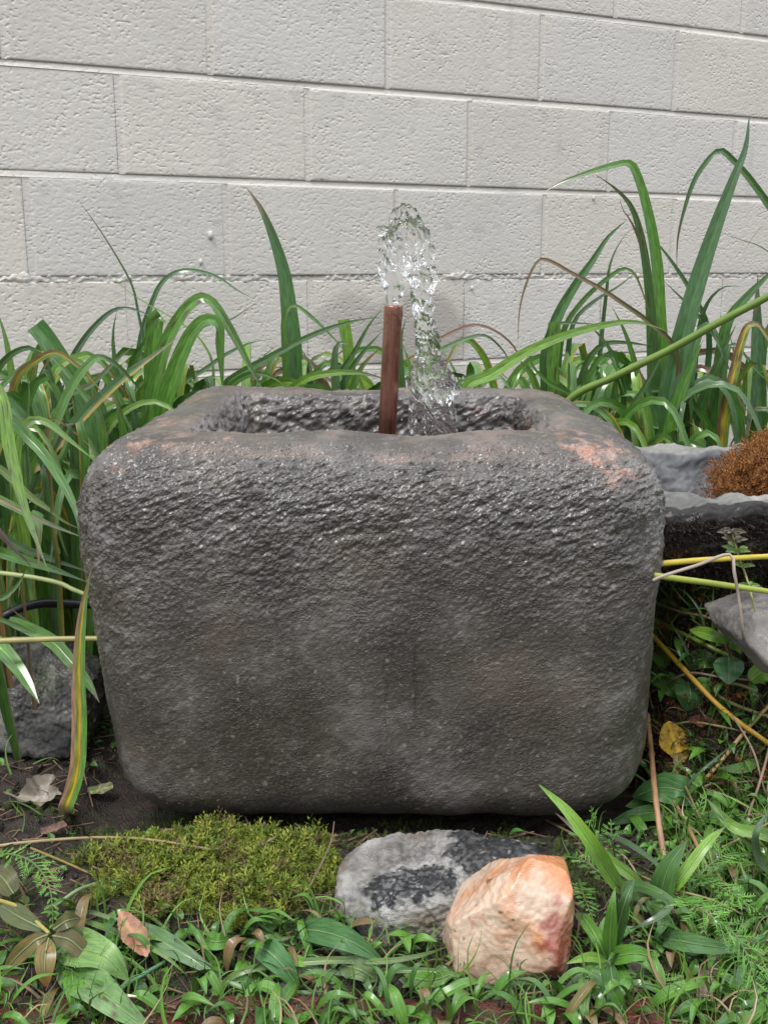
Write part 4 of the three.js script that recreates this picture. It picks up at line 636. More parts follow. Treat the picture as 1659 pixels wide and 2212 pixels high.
stalk('flower_stalk', hs([[1400, 1334, 0.03], [1488, 1376, 0.03], [1558, 1410, 0.025], [1628, 1443, 0.012]]), 6, [0.19, 0.27, 0.035], 'green jointed stalk running behind the heart-shaped seedling', 'stalk', { nodes: [0.35] });
stalk('flower_stalk', hs([[1398, 1362, 0.07], [1474, 1443, 0.06], [1558, 1530, 0.05], [1659, 1606, 0.03], [1740, 1665, 0.02]]), 6.5, [0.62, 0.36, 0.03], 'orange-yellow stalk sloping down to the right edge', 'stalk', { col2: [0.52, 0.30, 0.04] });
stalk('dry_twig', [...zs(0.03, [[1412, 1253], [1424, 1247], [1502, 1222], [1578, 1199]]), ...zs(0.04, [[1585, 1236], [1595, 1292], [1603, 1362]]), ...hs([[1614, 1418, 0.02], [1633, 1465, 0.008]])], 4, [0.50, 0.42, 0.36], 'bent grey-tan twig crossing the yellow stalks, its end hanging down', 'twig', { col2: [0.30, 0.20, 0.13], r1: 3 });
stalk('dry_twig', hs([[1400, 1498, 0.04], [1491, 1454, 0.06], [1558, 1463, 0.05], [1680, 1473, 0.03]]), 3, [0.40, 0.30, 0.22], 'thin bent twig crossing the orange-yellow stalk', 'twig', { col2: [0.10, 0.06, 0.05] });
stalk('dry_twig', hs([[1500, 1709, 0.008], [1558, 1642, 0.02], [1603, 1586, 0.03], [1690, 1490, 0.04]]), 5, [0.42, 0.28, 0.09], 'straight straw-coloured stalk right of the yellow fallen leaf', 'twig', { col2: [0.3, 0.18, 0.06] });
stalk('curled_stem', hs([[1680, 1556, 0.03], [1586, 1522, 0.03], [1555, 1506, 0.03], [1543, 1490, 0.032], [1552, 1478, 0.03], [1586, 1477, 0.03], [1620, 1488, 0.025], [1642, 1504, 0.012]]), 4.5, [0.22, 0.22, 0.06], 'olive stem curled into a hook near the right edge', 'stem');
stalk('dry_reed', hs([[1398, 1545, 0.07], [1405, 1614, 0.07], [1415, 1720, 0.05], [1424, 1790, 0.03], [1434, 1856, 0.008]]), 6.5, [0.46, 0.27, 0.13], 'thick tan reed standing against the trough\'s right corner', 'reed', { col2: [0.20, 0.09, 0.05], r1: 7, nodes: [0.3] });
stalk('dry_reed', hs([[1450, 1718, 0.03], [1461, 1741, 0.03], [1494, 1803, 0.025], [1540, 1903, 0.008]]), 5, [0.46, 0.28, 0.12], 'slanting tan reed right of the ovate leaf', 'reed', { col2: [0.28, 0.15, 0.07] });
stalk('dry_reed', hs([[1430, 1900, 0.02], [1450, 1960, 0.03], [1468, 2010, 0.01]]), 6, [0.20, 0.12, 0.08], 'short dark reed behind the rosette weed', 'reed', { col2: [0.09, 0.05, 0.04] });
stalk('dry_twig', hs([[1580, 1545, 0.05], [1600, 1575, 0.05], [1628, 1628, 0.05], [1648, 1699, 0.03], [1662, 1735, 0.008]]), 2.6, [0.40, 0.28, 0.18], 'thin forked twig at the far right above the grass', 'twig');
stalk('dry_twig', hs([[1665, 1600, 0.05], [1640, 1690, 0.04], [1612, 1770, 0.008]]), 3.4, [0.38, 0.24, 0.15], 'reddish tan twig at the right edge, below the straight stalk', 'twig', { col2: [0.22, 0.12, 0.08] });
stalk('dry_twig', hs([[1480, 1725, 0.012], [1530, 1695, 0.02], [1590, 1690, 0.02], [1690, 1680, 0.02]]), 2.6, [0.30, 0.22, 0.14], 'fine twig lying level over the grass right of the glossy leaf', 'twig');
stalk('dry_twig', hs([[0, 1827, 0.012], [60, 1819, 0.014], [216, 1809, 0.016], [324, 1814, 0.02], [475, 1838, 0.012]]), 4, [0.46, 0.36, 0.17], 'long pale stalk lying along the top of the moss cushion', 'twig', { col2: [0.32, 0.2, 0.1], r1: 2.6 });
stalk('dry_twig', hs([[68, 1832, 0.008], [140, 1862, 0.012], [215, 1895, 0.006]]), 3, [0.40, 0.26, 0.08], 'ochre stalk running down into the left end of the moss', 'twig');
stalk('dry_twig', hs([[658, 1940, 0.004], [676, 1902, 0.02], [700, 1855, 0.035], [716, 1815, 0.05], [722, 1775, 0.055]]), 2.8, [0.30, 0.2, 0.14], 'thin brown twig sticking up from the right end of the moss', 'twig', { r1: 1.2 });
stalk('dry_twig', hs([[560, 1828, 0.012], [600, 1806, 0.02], [640, 1797, 0.012]]), 2, [0.42, 0.34, 0.24], 'short straw lying on the upper edge of the moss', 'twig');
stalk('dark_twig', hs([[684, 2084, 0.012], [763, 2061, 0.014], [871, 2039, 0.01], [965, 2032, 0.006]]), 3.4, [0.03, 0.022, 0.02], 'dark rough twig lying below the granite stone', 'twig');
stalk('dry_twig', hs([[1180, 1772, 0.01], [1235, 1800, 0.012], [1310, 1835, 0.006]]), 3, [0.30, 0.21, 0.12], 'brown stalk under the front edge of the trough, at its right end', 'twig');
stalk('pale_stem', hs([[496, 2122, 0.018], [540, 2138, 0.018], [619, 2143, 0.02], [700, 2148, 0.016], [766, 2156, 0.008]]), 7, [0.26, 0.40, 0.19], 'thick pale green cut stem lying on the bottom brick edge', 'stem', { col2: [0.16, 0.32, 0.13] });
stalk('pale_stem', hs([[228, 2158, 0.03], [270, 2128, 0.03], [306, 2107, 0.026], [355, 2078, 0.008]]), 6, [0.17, 0.36, 0.20], 'short bluish stem resting on the large light leaf', 'stem', { r1: 4.5 });
stalk('pale_stem', hs([[125, 1953, 0.02], [165, 1925, 0.022], [218, 1905, 0.008]]), 4.5, [0.28, 0.42, 0.20], 'pale green stem left of the moss cushion', 'stem');
stalk('lily_stalk', zs([-0.1, -0.08], [[-40, 1234], [0, 1238], [69, 1247], [130, 1260], [160, 1274], [200, 1290]]), 6, [0.36, 0.40, 0.16], 'pale arching stalk crossing left of the trough above the black hose', 'stalk', { col2: [0.24, 0.30, 0.08] });
stalk('lily_stalk', zs([0.0, 0.0], [[-40, 1386], [60, 1382], [140, 1380], [230, 1379]]), 7, [0.44, 0.36, 0.14], 'tan stalk lying level on the dark field stone', 'stalk', { col2: [0.2, 0.22, 0.06] });
stalk('black_hose', zs([-0.16, -0.24], [[-60, 1362], [0, 1336], [40, 1316], [75, 1306], [110, 1303], [160, 1305], [230, 1306]]), 10.5, [0.012, 0.012, 0.014], 'black hose running behind the left side of the trough', 'hose', { mat: M.hose, r1: 10.5 });
stalk('dry_straw', hs([[1412, 1300, 0.06], [1470, 1322, 0.07], [1540, 1340, 0.06], [1556, 1372, 0.05], [1575, 1420, 0.01]]), 3.2, [0.42, 0.24, 0.12], 'reddish straw bent down beside the fine grass, just above the green jointed stalk', 'straw', { col2: [0.26, 0.14, 0.08] });
stalk('dry_straw', hs([[1420, 1585, 0.02], [1480, 1560, 0.03], [1560, 1570, 0.03], [1640, 1590, 0.01]]), 2.6, [0.40, 0.31, 0.14], 'thin straw arching over the ground above the yellow fallen leaf', 'straw');
stalk('dry_straw', hs([[1440, 1640, 0.01], [1475, 1690, 0.03], [1508, 1760, 0.03], [1530, 1800, 0.006]]), 2.8, [0.36, 0.26, 0.12], 'brown straw leaning down past the glossy dock leaf', 'straw');
stalk('dry_straw', hs([[1560, 1830, 0.02], [1600, 1810, 0.035], [1665, 1775, 0.03]]), 2.8, [0.46, 0.36, 0.18], 'pale straw crossing the wide grass blades at the right edge', 'straw');
stalk('dry_straw', hs([[1380, 1890, 0.01], [1450, 1920, 0.03], [1540, 1945, 0.03], [1620, 1985, 0.01]]), 2.8, [0.46, 0.36, 0.16], 'long pale straw lying through the feathery leaves at the lower right', 'straw');
{ // a seed stalk with whorls of small leaves
  const P = [...zs(-0.03, [[1580, 1150], [1588, 1180], [1597, 1210], [1609, 1240]]), ...zs(0.0, [[1626, 1300], [1642, 1362]]), onLand(1662, 1440, 0)].reverse(), t = thing('seed_stalk', 'upright yellowish seed stalk with whorls of tiny leaves at the right edge', 'weed', P[0]), r = rng(9);
  part('stem', tubeGeo(P, 0.0016, 0.0011, [0.40, 0.40, 0.14], { col2: [0.3, 0.3, 0.08] }), M.stem, t);
  const cv = new THREE.CatmullRomCurve3(P, false, 'centripetal');
  for (const [u, n, s] of [[0.42, 4, 0.010], [0.58, 5, 0.011], [0.76, 6, 0.020], [0.88, 7, 0.014], [0.97, 8, 0.016], [1, 5, 0.012]]) for (let i = 0; i < n; i++) { const p = cv.getPoint(u), a = i / n * 6.28 + r(), l = s * (0.7 + 0.6 * r()), d = V(Math.cos(a), 0.35 + 0.3 * r(), Math.sin(a)); part('leaf', leafGeo([p, p.clone().addScaledVector(d, l * 0.5), p.clone().addScaledVector(d, l).add(V(0, -l * 0.25, 0))], l * 0.38, { col: u > 0.8 ? [0.22, 0.22, 0.08] : G.light, col2: u > 0.9 ? [0.28, 0.13, 0.1] : null, shape: 'lance', n: 8, seed: i, toBase: 0 }), M.leaf, t); }
}
{ // white plastic pipe end that shows between the leaves
  const p = at(284, 900, -0.86), h = 0.36, g = new THREE.LatheGeometry([[0.013, 0], [0.0165, 0], [0.0165, h - 0.06], [0.02, h - 0.058], [0.02, h], [0.0165, h], [0.0165, h - 0.03], [0.013, 0]].map(([x, y]) => new THREE.Vector2(x, y)), 24); g.translate(p.x, land(p.x, p.z) - 0.004, p.z);
  single('plastic_pipe', g, M.white, 'short white plastic pipe half hidden by leaves left of the trough', 'pipe');
}

// ---------------------------------------------------------------- weeds round the front
function weed(name, label, category, base, leaves, opt = {}) {
  const b = onLand(base[0], base[1], 0), t = thing(name, label, category, b); let k = leafNo += 9;
  for (const L of leaves) {
    const P = [opt.stemBase ? b.clone() : null, ...L.p.map(([x, y, h]) => onLand(x, y, h))].filter(Boolean), mid = P[P.length >> 1], s = (CAM.z - mid.z) / FOCAL * Math.cos(0); k++;
    const g = leafGeo(P, L.w * s * 1.1, { col: L.c || G.mid, shape: L.s || 'lance', seed: k * 1.3, n: L.n || 30, fold: L.f ?? 0.25, wave: L.wave || 0, roll: L.roll || 0, toBase: 0, ...(L.o || {}) }); if (L.wet) wetSpots(g, L.wet, k); const lm = part('leaf', g, L.strap ? M.leaf : M.broad, t);
    if (!L.strap && L.w >= 30) { const cl = new THREE.CatmullRomCurve3(P, false, 'centripetal').getSpacedPoints(10).slice(0, 10).map((v) => v.sub(b).add(V(0, 0.0006, 0.0004))), rc = mix3(L.c || G.mid, [0.42, 0.55, 0.25], 0.55), rb = lit(new THREE.Mesh(tubeGeo(cl, 0.0009, 0.0003, rc, { col2: rc, seg: 20 }), M.stem)); rb.name = 'midrib'; lm.add(rb); }
  }
  for (const S of opt.stems || []) part('stem', tubeGeo(S.p.map(([x, y, h]) => onLand(x, y, h)), S.r * 0.00045, S.r * 0.00035, S.c || [0.2, 0.3, 0.08]), M.stem, t);
  return t;
}
weed('rosette_weed', 'bright green rosette weed with long narrow leaves right of the quartz stone', 'weed', [1314, 2080], [
  { p: [[1316, 2074, 0.012], [1318, 2010, 0.05], [1322, 1955, 0.08], [1328, 1916, 0.09]], w: 32, c: G.mid, wet: 12 },
  { p: [[1318, 2070, 0.012], [1335, 2000, 0.05], [1352, 1940, 0.085], [1370, 1898, 0.09]], w: 36, c: [0.05, 0.17, 0.025], wet: 14 },
  { p: [[1316, 2072, 0.012], [1350, 2062, 0.035], [1380, 2060, 0.045], [1413, 2072, 0.04]], w: 44, c: G.mid, f: 0.3 },
  { p: [[1310, 2074, 0.014], [1275, 2068, 0.035], [1250, 2072, 0.045], [1222, 2082, 0.04]], w: 24, c: G.light },
  { p: [[1310, 2076, 0.014], [1280, 2098, 0.04], [1262, 2140, 0.045], [1262, 2185, 0.04], [1278, 2216, 0.028]], w: 38, c: [0.16, 0.36, 0.07], wet: 26 },
  { p: [[1316, 2078, 0.014], [1322, 2120, 0.035], [1322, 2165, 0.035], [1320, 2225, 0.02]], w: 38, c: [0.08, 0.24, 0.06], f: 0.5 },
  { p: [[1322, 2078, 0.012], [1345, 2105, 0.025], [1356, 2140, 0.024], [1350, 2175, 0.014]], w: 28, c: G.mid },
  { p: [[1308, 2070, 0.012], [1290, 2030, 0.03], [1265, 1990, 0.03], [1242, 1972, 0.016]], w: 30, c: G.mid },
]);
weed('narrow_weed', 'tall weed with long pointed leaves reaching up before the trough\'s right corner', 'weed', [1400, 1945], [
  { p: [[1396, 1945, 0.004], [1343, 1921, 0.03], [1314, 1885, 0.06], [1278, 1824, 0.10], [1224, 1752, 0.13], [1163, 1694, 0.14]], w: 40, c: G.light, n: 40, f: 0.3, wet: 10 },
  { p: [[1398, 1945, 0.004], [1386, 1914, 0.025], [1314, 1856, 0.06], [1260, 1806, 0.08], [1198, 1755, 0.09]], w: 24, c: G.pale, s: 'lance', o: { tip: G.brown, tipAt: 0.82, col2: G.light } },
  { p: [[1405, 1945, 0.004], [1425, 1932, 0.03], [1443, 1874, 0.06], [1483, 1815, 0.085]], w: 56, c: [0.085, 0.235, 0.05], f: 0.2 },
  { p: [[1410, 1945, 0.004], [1458, 1910, 0.04], [1494, 1864, 0.06], [1530, 1817, 0.075], [1568, 1784, 0.085]], w: 30, c: G.light, s: 'strap', f: 0.15, o: { tip: G.olive, tipAt: 0.95 } },
  { p: [[1395, 1945, 0.004], [1340, 1918, 0.04], [1380, 1914, 0.055], [1422, 1930, 0.06], [1447, 1950, 0.06], [1425, 1978, 0.055], [1380, 2000, 0.045], [1355, 2008, 0.04]], w: 26, c: G.mid, s: 'strap', strap: 1, f: 0.1, o: { col2: G.dark } },
  { p: [[1398, 1948, 0.006], [1430, 1985, 0.02], [1425, 2010, 0.03], [1410, 2030, 0.02]], w: 40, c: G.blue, f: 0.3 },
]);
weed('spear_weed', 'pointed leaf lying level right of the rosette weed', 'weed', [1420, 2026], [{ p: [[1420, 2027, 0.008], [1470, 2034, 0.03], [1530, 2044, 0.04], [1602, 2053, 0.03]], w: 46, c: [0.075, 0.235, 0.05], n: 36, wet: 8 }, { p: [[1430, 2030, 0.008], [1480, 2052, 0.02], [1520, 2062, 0.014]], w: 26, c: G.dark }]);
weed('dock_weed', 'broad glossy wet leaf beside the trough\'s bottom right corner', 'weed', [1502, 1722], [{ p: [[1504, 1722, 0.008], [1470, 1708, 0.035], [1430, 1702, 0.045], [1365, 1722, 0.03]], w: 66, c: [0.07, 0.23, 0.05], s: 'lance', f: 0.15, wave: 0.22, wet: 10 }, { p: [[1480, 1760, 0.006], [1420, 1755, 0.02], [1360, 1765, 0.02], [1310, 1782, 0.012]], w: 36, c: G.dark, wave: 0.2 }, { p: [[1400, 1720, 0.006], [1380, 1735, 0.02], [1350, 1742, 0.02]], w: 30, c: G.mid }]);
weed('heart_leaf_seedling', 'young seedling with heart-shaped bright leaves below the flat stone', 'weed', [1572, 1500], [
  { p: [[1573, 1420, 0.07], [1573, 1440, 0.07], [1572, 1478, 0.06]], w: 62, c: [0.10, 0.29, 0.10], s: 'ovate', f: 0.1, wave: 0.12 },
  { p: [[1580, 1388, 0.09], [1610, 1378, 0.095], [1665, 1408, 0.08]], w: 32, c: G.light, s: 'lance' },
  { p: [[1570, 1388, 0.09], [1535, 1372, 0.095], [1488, 1360, 0.085]], w: 28, c: G.light, s: 'lance' },
  { p: [[1576, 1390, 0.09], [1582, 1370, 0.10], [1585, 1345, 0.10]], w: 34, c: [0.14, 0.36, 0.08], s: 'ovate' },
  { p: [[1574, 1392, 0.09], [1592, 1395, 0.095], [1600, 1412, 0.085]], w: 24, c: G.light, s: 'ovate' },
  { p: [[1620, 1470, 0.05], [1640, 1455, 0.06], [1690, 1450, 0.05]], w: 40, c: G.light, s: 'ovate' },
], { stems: [{ p: [[1572, 1500, 0], [1574, 1440, 0.05], [1576, 1390, 0.09]], r: 2.6, c: [0.12, 0.10, 0.07] }] });
weed('toothed_weed', 'dark glossy toothed leaves low down right of the trough', 'weed', [1462, 1520], [
  { p: [[1462, 1500, 0.02], [1440, 1475, 0.03], [1405, 1458, 0.025]], w: 48, c: G.mid, s: 'ovate', wave: 0.15 },
  { p: [[1470, 1505, 0.02], [1460, 1480, 0.035], [1436, 1492, 0.025]], w: 40, c: G.dark, s: 'ovate' },
  { p: [[1485, 1475, 0.03], [1490, 1500, 0.035], [1480, 1535, 0.02]], w: 62, c: [0.05, 0.18, 0.04], s: 'ovate', wet: 4 },
  { p: [[1500, 1490, 0.03], [1520, 1480, 0.03], [1538, 1495, 0.015]], w: 36, c: G.mid, s: 'ovate' },
  { p: [[1440, 1440, 0.03], [1425, 1420, 0.035], [1408, 1410, 0.03]], w: 34, c: G.mid, s: 'ovate' },
  { p: [[1490, 1430, 0.02], [1520, 1425, 0.03], [1555, 1440, 0.02]], w: 44, c: G.dark, s: 'ovate' },
]);
weed('plantain_weed', 'large light green speckled leaves at the bottom left corner', 'weed', [150, 2110], [
  { p: [[140, 2040, 0.02], [185, 2052, 0.05], [235, 2070, 0.055], [278, 2118, 0.035]], w: 92, c: [0.20, 0.40, 0.10], s: 'ovate', f: 0.2, wave: 0.12, wet: 10 },
  { p: [[140, 2085, 0.015], [190, 2125, 0.045], [245, 2165, 0.05], [330, 2230, 0.03]], w: 92, c: [0.17, 0.38, 0.08], s: 'ovate', f: 0.25, wave: 0.15, o: { col2: [0.28, 0.46, 0.2], spots: true } },
  { p: [[155, 2080, 0.015], [160, 2130, 0.04], [165, 2200, 0.03]], w: 50, c: G.mid, s: 'lance' },
]);
weed('ageing_weed', 'weed with drooping olive-brown leaves at the bottom left edge', 'weed', [100, 2030], [
  { p: [[104, 2020, 0.05], [80, 2030, 0.06], [40, 2065, 0.05], [4, 2106, 0.03]], w: 40, c: [0.17, 0.15, 0.025], s: 'lance', o: { col2: [0.30, 0.20, 0.04] } },
  { p: [[106, 2028, 0.05], [100, 2060, 0.055], [98, 2095, 0.045], [100, 2132, 0.03]], w: 48, c: [0.22, 0.19, 0.05], s: 'lance', o: { col2: [0.42, 0.26, 0.06], tip: G.ochre, tipAt: 0.75 } },
  { p: [[116, 2022, 0.05], [150, 2030, 0.06], [175, 2050, 0.055], [204, 2080, 0.04]], w: 44, c: [0.10, 0.10, 0.02], s: 'lance', o: { col2: [0.2, 0.14, 0.03] } },
  { p: [[118, 2008, 0.05], [145, 1990, 0.06], [176, 1984, 0.05]], w: 34, c: [0.12, 0.12, 0.02], s: 'lance' },
  { p: [[95, 2008, 0.05], [50, 1985, 0.05], [0, 1955, 0.04]], w: 50, c: [0.10, 0.13, 0.025], s: 'lance' },
  { p: [[30, 1930, 0.03], [10, 1900, 0.04], [-20, 1880, 0.03]], w: 60, c: [0.12, 0.13, 0.03], s: 'ovate' },
  { p: [[125, 2015, 0.04], [150, 2010, 0.05], [175, 2030, 0.04], [200, 2050, 0.03]], w: 30, c: [0.16, 0.25, 0.08], s: 'lance' },
], { stems: [{ p: [[100, 2034, 0], [106, 2015, 0.05]], r: 4 }, { p: [[-10, 1942, 0.035], [50, 1965, 0.05], [105, 2014, 0.05]], r: 4.5, c: [0.5, 0.42, 0.1] }] });
weed('trailing_weed', 'pale green strap leaf trailing from under the pink fallen leaf', 'weed', [140, 1975], [
  { p: [[140, 1973, 0.008], [190, 1970, 0.02], [230, 1980, 0.022], [270, 1993, 0.02]], w: 10, c: G.pale, s: 'stub', strap: 1 },
  { p: [[262, 1990, 0.02], [324, 2018, 0.02], [400, 2062, 0.02], [482, 2114, 0.012]], w: 46, c: [0.18, 0.36, 0.14], s: 'lance', strap: 1, f: 0.2, o: { spots: false } },
  { p: [[173, 1985, 0.01], [270, 2021, 0.02], [360, 2068, 0.024], [408, 2110, 0.014]], w: 15, c: G.light, s: 'strap', strap: 1 },
]);
weed('ovate_weed', 'glossy pointed leaves lying under the granite stone', 'weed', [640, 2012], [
  { p: [[638, 2010, 0.01], [690, 2012, 0.03], [750, 2030, 0.035], [830, 2078, 0.016]], w: 62, c: [0.065, 0.22, 0.05], s: 'lance', wave: 0.1, wet: 6 },
  { p: [[562, 2045, 0.02], [585, 2060, 0.03], [610, 2085, 0.03], [648, 2136, 0.014]], w: 60, c: [0.07, 0.24, 0.06], s: 'ovate', f: 0.25 },
  { p: [[600, 2060, 0.012], [640, 2075, 0.02], [690, 2085, 0.016]], w: 26, c: G.light, s: 'lance' },
  { p: [[740, 2085, 0.012], [775, 2095, 0.025], [815, 2118, 0.012]], w: 52, c: [0.15, 0.26, 0.09], s: 'ovate', wave: 0.2 },
  { p: [[440, 2030, 0.01], [470, 2035, 0.022], [500, 2030, 0.014]], w: 44, c: G.mid, s: 'ovate' },
  { p: [[880, 2110, 0.01], [930, 2118, 0.02], [990, 2100, 0.012]], w: 36, c: G.mid, s: 'ovate', wave: 0.2 },
  { p: [[470, 2135, 0.01], [455, 2160, 0.02], [438, 2205, 0.012]], w: 26, c: G.light, s: 'lance', o: { tip: G.yellow, tipAt: 0.6 } },
]);
weed('grass_tuft', 'long bent green blades lying across the ground below the stones', 'grass', [470, 2150], [
  { p: [[455, 2156, 0.008], [511, 2104, 0.02], [619, 2082, 0.026], [727, 2074, 0.026], [835, 2076, 0.024], [907, 2064, 0.02], [975, 2042, 0.012]], w: 17, c: G.light, s: 'strap', strap: 1, n: 50 },
  { p: [[800, 2098, 0.012], [880, 2096, 0.016], [943, 2100, 0.02], [1015, 2118, 0.02], [1120, 2154, 0.012]], w: 14, c: G.light, s: 'strap', strap: 1, n: 40 },
  { p: [[600, 2088, 0.01], [700, 2098, 0.016], [800, 2112, 0.012]], w: 12, c: G.mid, s: 'strap', strap: 1 },
  { p: [[480, 2022, 0.01], [560, 2035, 0.014], [640, 2022, 0.012]], w: 13, c: G.light, s: 'strap', strap: 1 },
  { p: [[640, 2020, 0.008], [700, 2042, 0.014], [770, 2060, 0.01]], w: 16, c: G.blue, s: 'strap', strap: 1 },
]);
weed('grass_tuft', 'looped green blades in front of the quartz stone', 'grass', [900, 2140], [
  { p: [[890, 2138, 0.008], [979, 2163, 0.016], [1050, 2172, 0.018], [1140, 2166, 0.014], [1240, 2160, 0.01]], w: 15, c: G.light, s: 'strap', strap: 1 },
  { p: [[940, 2128, 0.01], [965, 2160, 0.02], [986, 2188, 0.022], [1015, 2206, 0.02], [1045, 2192, 0.016], [1075, 2166, 0.01]], w: 13, c: G.mid, s: 'strap', strap: 1 },
  { p: [[1060, 2150, 0.01], [1090, 2170, 0.02], [1110, 2215, 0.01]], w: 12, c: G.mid, s: 'strap', strap: 1 },
  { p: [[860, 2110, 0.01], [900, 2140, 0.012], [960, 2165, 0.01], [1010, 2178, 0.008]], w: 14, c: G.blue, s: 'strap', strap: 1 },
]);
weed('grass_tuft', 'thin green blades arching at the bottom left corner', 'grass', [60, 2190], [
  { p: [[0, 2205, 0.006], [30, 2150, 0.03], [66, 2080, 0.05]], w: 12, c: G.light, s: 'tail', strap: 1 },
  { p: [[50, 2215, 0.006], [42, 2170, 0.03], [36, 2120, 0.04]], w: 9, c: G.mid, s: 'tail', strap: 1 },
  { p: [[160, 2212, 0.01], [110, 2160, 0.035], [60, 2120, 0.04]], w: 10, c: G.olive, s: 'tail', strap: 1 },
  { p: [[20, 2200, 0.01], [80, 2190, 0.02], [140, 2205, 0.01]], w: 9, c: G.mid, s: 'tail', strap: 1 },
  { p: [[80, 2215, 0.01], [68, 2180, 0.03], [70, 2140, 0.03]], w: 9, c: G.light, s: 'tail', strap: 1 },
]);
weed('grass_tuft', 'fine upright grass blades below the yellow-green stalk', 'grass', [1520, 1420], [
  { p: [[1538, 1400, 0.0], [1538, 1330, 0.06], [1540, 1270, 0.10]], w: 6, c: G.light, s: 'tail', strap: 1 },
  { p: [[1520, 1410, 0.0], [1515, 1330, 0.07], [1480, 1280, 0.10], [1426, 1270, 0.09]], w: 7, c: G.mid, s: 'tail', strap: 1 },
  { p: [[1575, 1400, 0.0], [1570, 1330, 0.06], [1580, 1270, 0.10]], w: 6, c: G.light, s: 'tail', strap: 1 },
  { p: [[1600, 1440, 0.0], [1595, 1370, 0.06], [1560, 1280, 0.11]], w: 7, c: G.mid, s: 'tail', strap: 1 },
  { p: [[1440, 1360, 0.02], [1475, 1320, 0.06], [1530, 1316, 0.07], [1570, 1335, 0.05]], w: 5, c: G.light, s: 'tail', strap: 1 },
  { p: [[1500, 1470, 0.0], [1480, 1400, 0.05], [1440, 1330, 0.08]], w: 10, c: G.dark, s: 'tail', strap: 1 },
]);
weed('grass_tuft', 'wide blades of grass spreading at the right edge above the feathery weed', 'grass', [1600, 1880], [
  { p: [[1659, 1860, 0.01], [1590, 1800, 0.05], [1540, 1740, 0.07], [1500, 1705, 0.07]], w: 10, c: G.light, s: 'tail', strap: 1 },
  { p: [[1700, 1790, 0.01], [1620, 1745, 0.05], [1560, 1715, 0.06], [1516, 1702, 0.06]], w: 9, c: G.lime, s: 'tail', strap: 1 },
  { p: [[1700, 1830, 0.01], [1640, 1800, 0.05], [1590, 1790, 0.06], [1525, 1725, 0.06]], w: 30, c: G.light, s: 'lance', strap: 1 },
  { p: [[1690, 1900, 0.01], [1640, 1860, 0.06], [1632, 1800, 0.10], [1665, 1745, 0.11]], w: 22, c: G.dark, s: 'lance', strap: 1 },
  { p: [[1640, 1940, 0.01], [1612, 1900, 0.04], [1596, 1860, 0.05]], w: 14, c: G.light, s: 'tail', strap: 1 },
  { p: [[1420, 1640, 0.01], [1470, 1700, 0.03], [1520, 1660, 0.05], [1580, 1610, 0.05]], w: 14, c: G.blue, s: 'tail', strap: 1 },
  { p: [[1640, 1640, 0.01], [1600, 1660, 0.03], [1550, 1660, 0.03]], w: 26, c: G.mid, s: 'lance', strap: 1 },
  { p: [[1310, 1800, 0.01], [1370, 1830, 0.03], [1430, 1880, 0.04], [1452, 1920, 0.03]], w: 14, c: G.blue, s: 'strap', strap: 1 },
  { p: [[1660, 1960, 0.01], [1600, 1960, 0.03], [1560, 1945, 0.03]], w: 10, c: G.lime, s: 'tail', strap: 1 },
]);

// feathery leaves: a rib with side leaflets cut into threads
function featherGeo(P, size, seed) {
  const r = rng(seed), cv = new THREE.CatmullRomCurve3(P, false, 'centripetal'), pos = [], col = [], len = cv.getLength(), n = Math.round(len / 0.0056);
  const quad = (a, b, w, c) => { const d = b.clone().sub(a), s = d.clone().cross(V(r() - 0.5, 1, r() + 0.3)).normalize().multiplyScalar(w), m = a.clone().lerp(b, 0.5), v = [a.clone().sub(s), a.clone().add(s), m.clone().add(s), m.clone().sub(s), b]; for (const [i, j, k] of [[0, 1, 2], [0, 2, 3], [3, 2, 4]]) for (const q of [v[i], v[j], v[k]]) { pos.push(q.x, q.y, q.z); col.push(...c); } };
  for (let i = 2; i < n; i++) {
    const t = i / n, p = cv.getPointAt(t), T = cv.getTangentAt(t), N = V(0, 1, 0.25).sub(T.clone().multiplyScalar(T.y)).normalize(), S = T.clone().cross(N).normalize(), L = size * Math.pow(Math.sin(Math.PI * (0.12 + 0.86 * t)), 0.8) * (0.5 + 0.8 * r());
    for (const sd of [-1, 1]) {
      const dir = S.clone().multiplyScalar(sd).addScaledVector(T, 0.4 + 0.7 * r()).addScaledVector(N, 0.9 * (r() - 0.35)).normalize(), c = mix3([0.05, 0.16, 0.012], [0.13, 0.31, 0.028], r());
      quad(p, p.clone().addScaledVector(dir, L), 0.00036, c);
      for (let k = 1; k < 5; k++) { const q = p.clone().addScaledVector(dir, L * (0.2 + 0.2 * k)); for (const s2 of [-1, 1]) { const e = dir.clone().addScaledVector(T.clone().multiplyScalar(s2).addScaledVector(N, 0.5 * (r() - 0.5)), 0.9).normalize(); quad(q, q.clone().addScaledVector(e, L * 0.42 * (1.1 - k * 0.14)), 0.00034, c); } }
    }
  }
  const g = new THREE.BufferGeometry(); g.setAttribute('position', new THREE.Float32BufferAttribute(pos, 3)); g.setAttribute('color', new THREE.Float32BufferAttribute(col, 3)); g.setAttribute('uv', new THREE.Float32BufferAttribute(new Float32Array(pos.length / 3 * 2), 2)); g.computeVertexNormals(); return g;
}
function feather(label, list, size, seed) {
  const P = list.map(([x, y, h]) => onLand(x, y, h)), t = thing('feathery_weed', label, 'weed', P[0]);
  part('rib', tubeGeo(P, 0.0011, 0.0005, [0.16, 0.30, 0.06], { seg: 30 }), M.stem, t); part('leaflets', featherGeo(P, size, seed), M.feather, t);
}
feather('long feathery leaf arching down the right edge to the bottom', [[1440, 1942, 0.01], [1490, 1950, 0.06], [1530, 1975, 0.07], [1594, 2029, 0.07], [1630, 2119, 0.05], [1638, 2230, 0.02]], 0.022, 3);
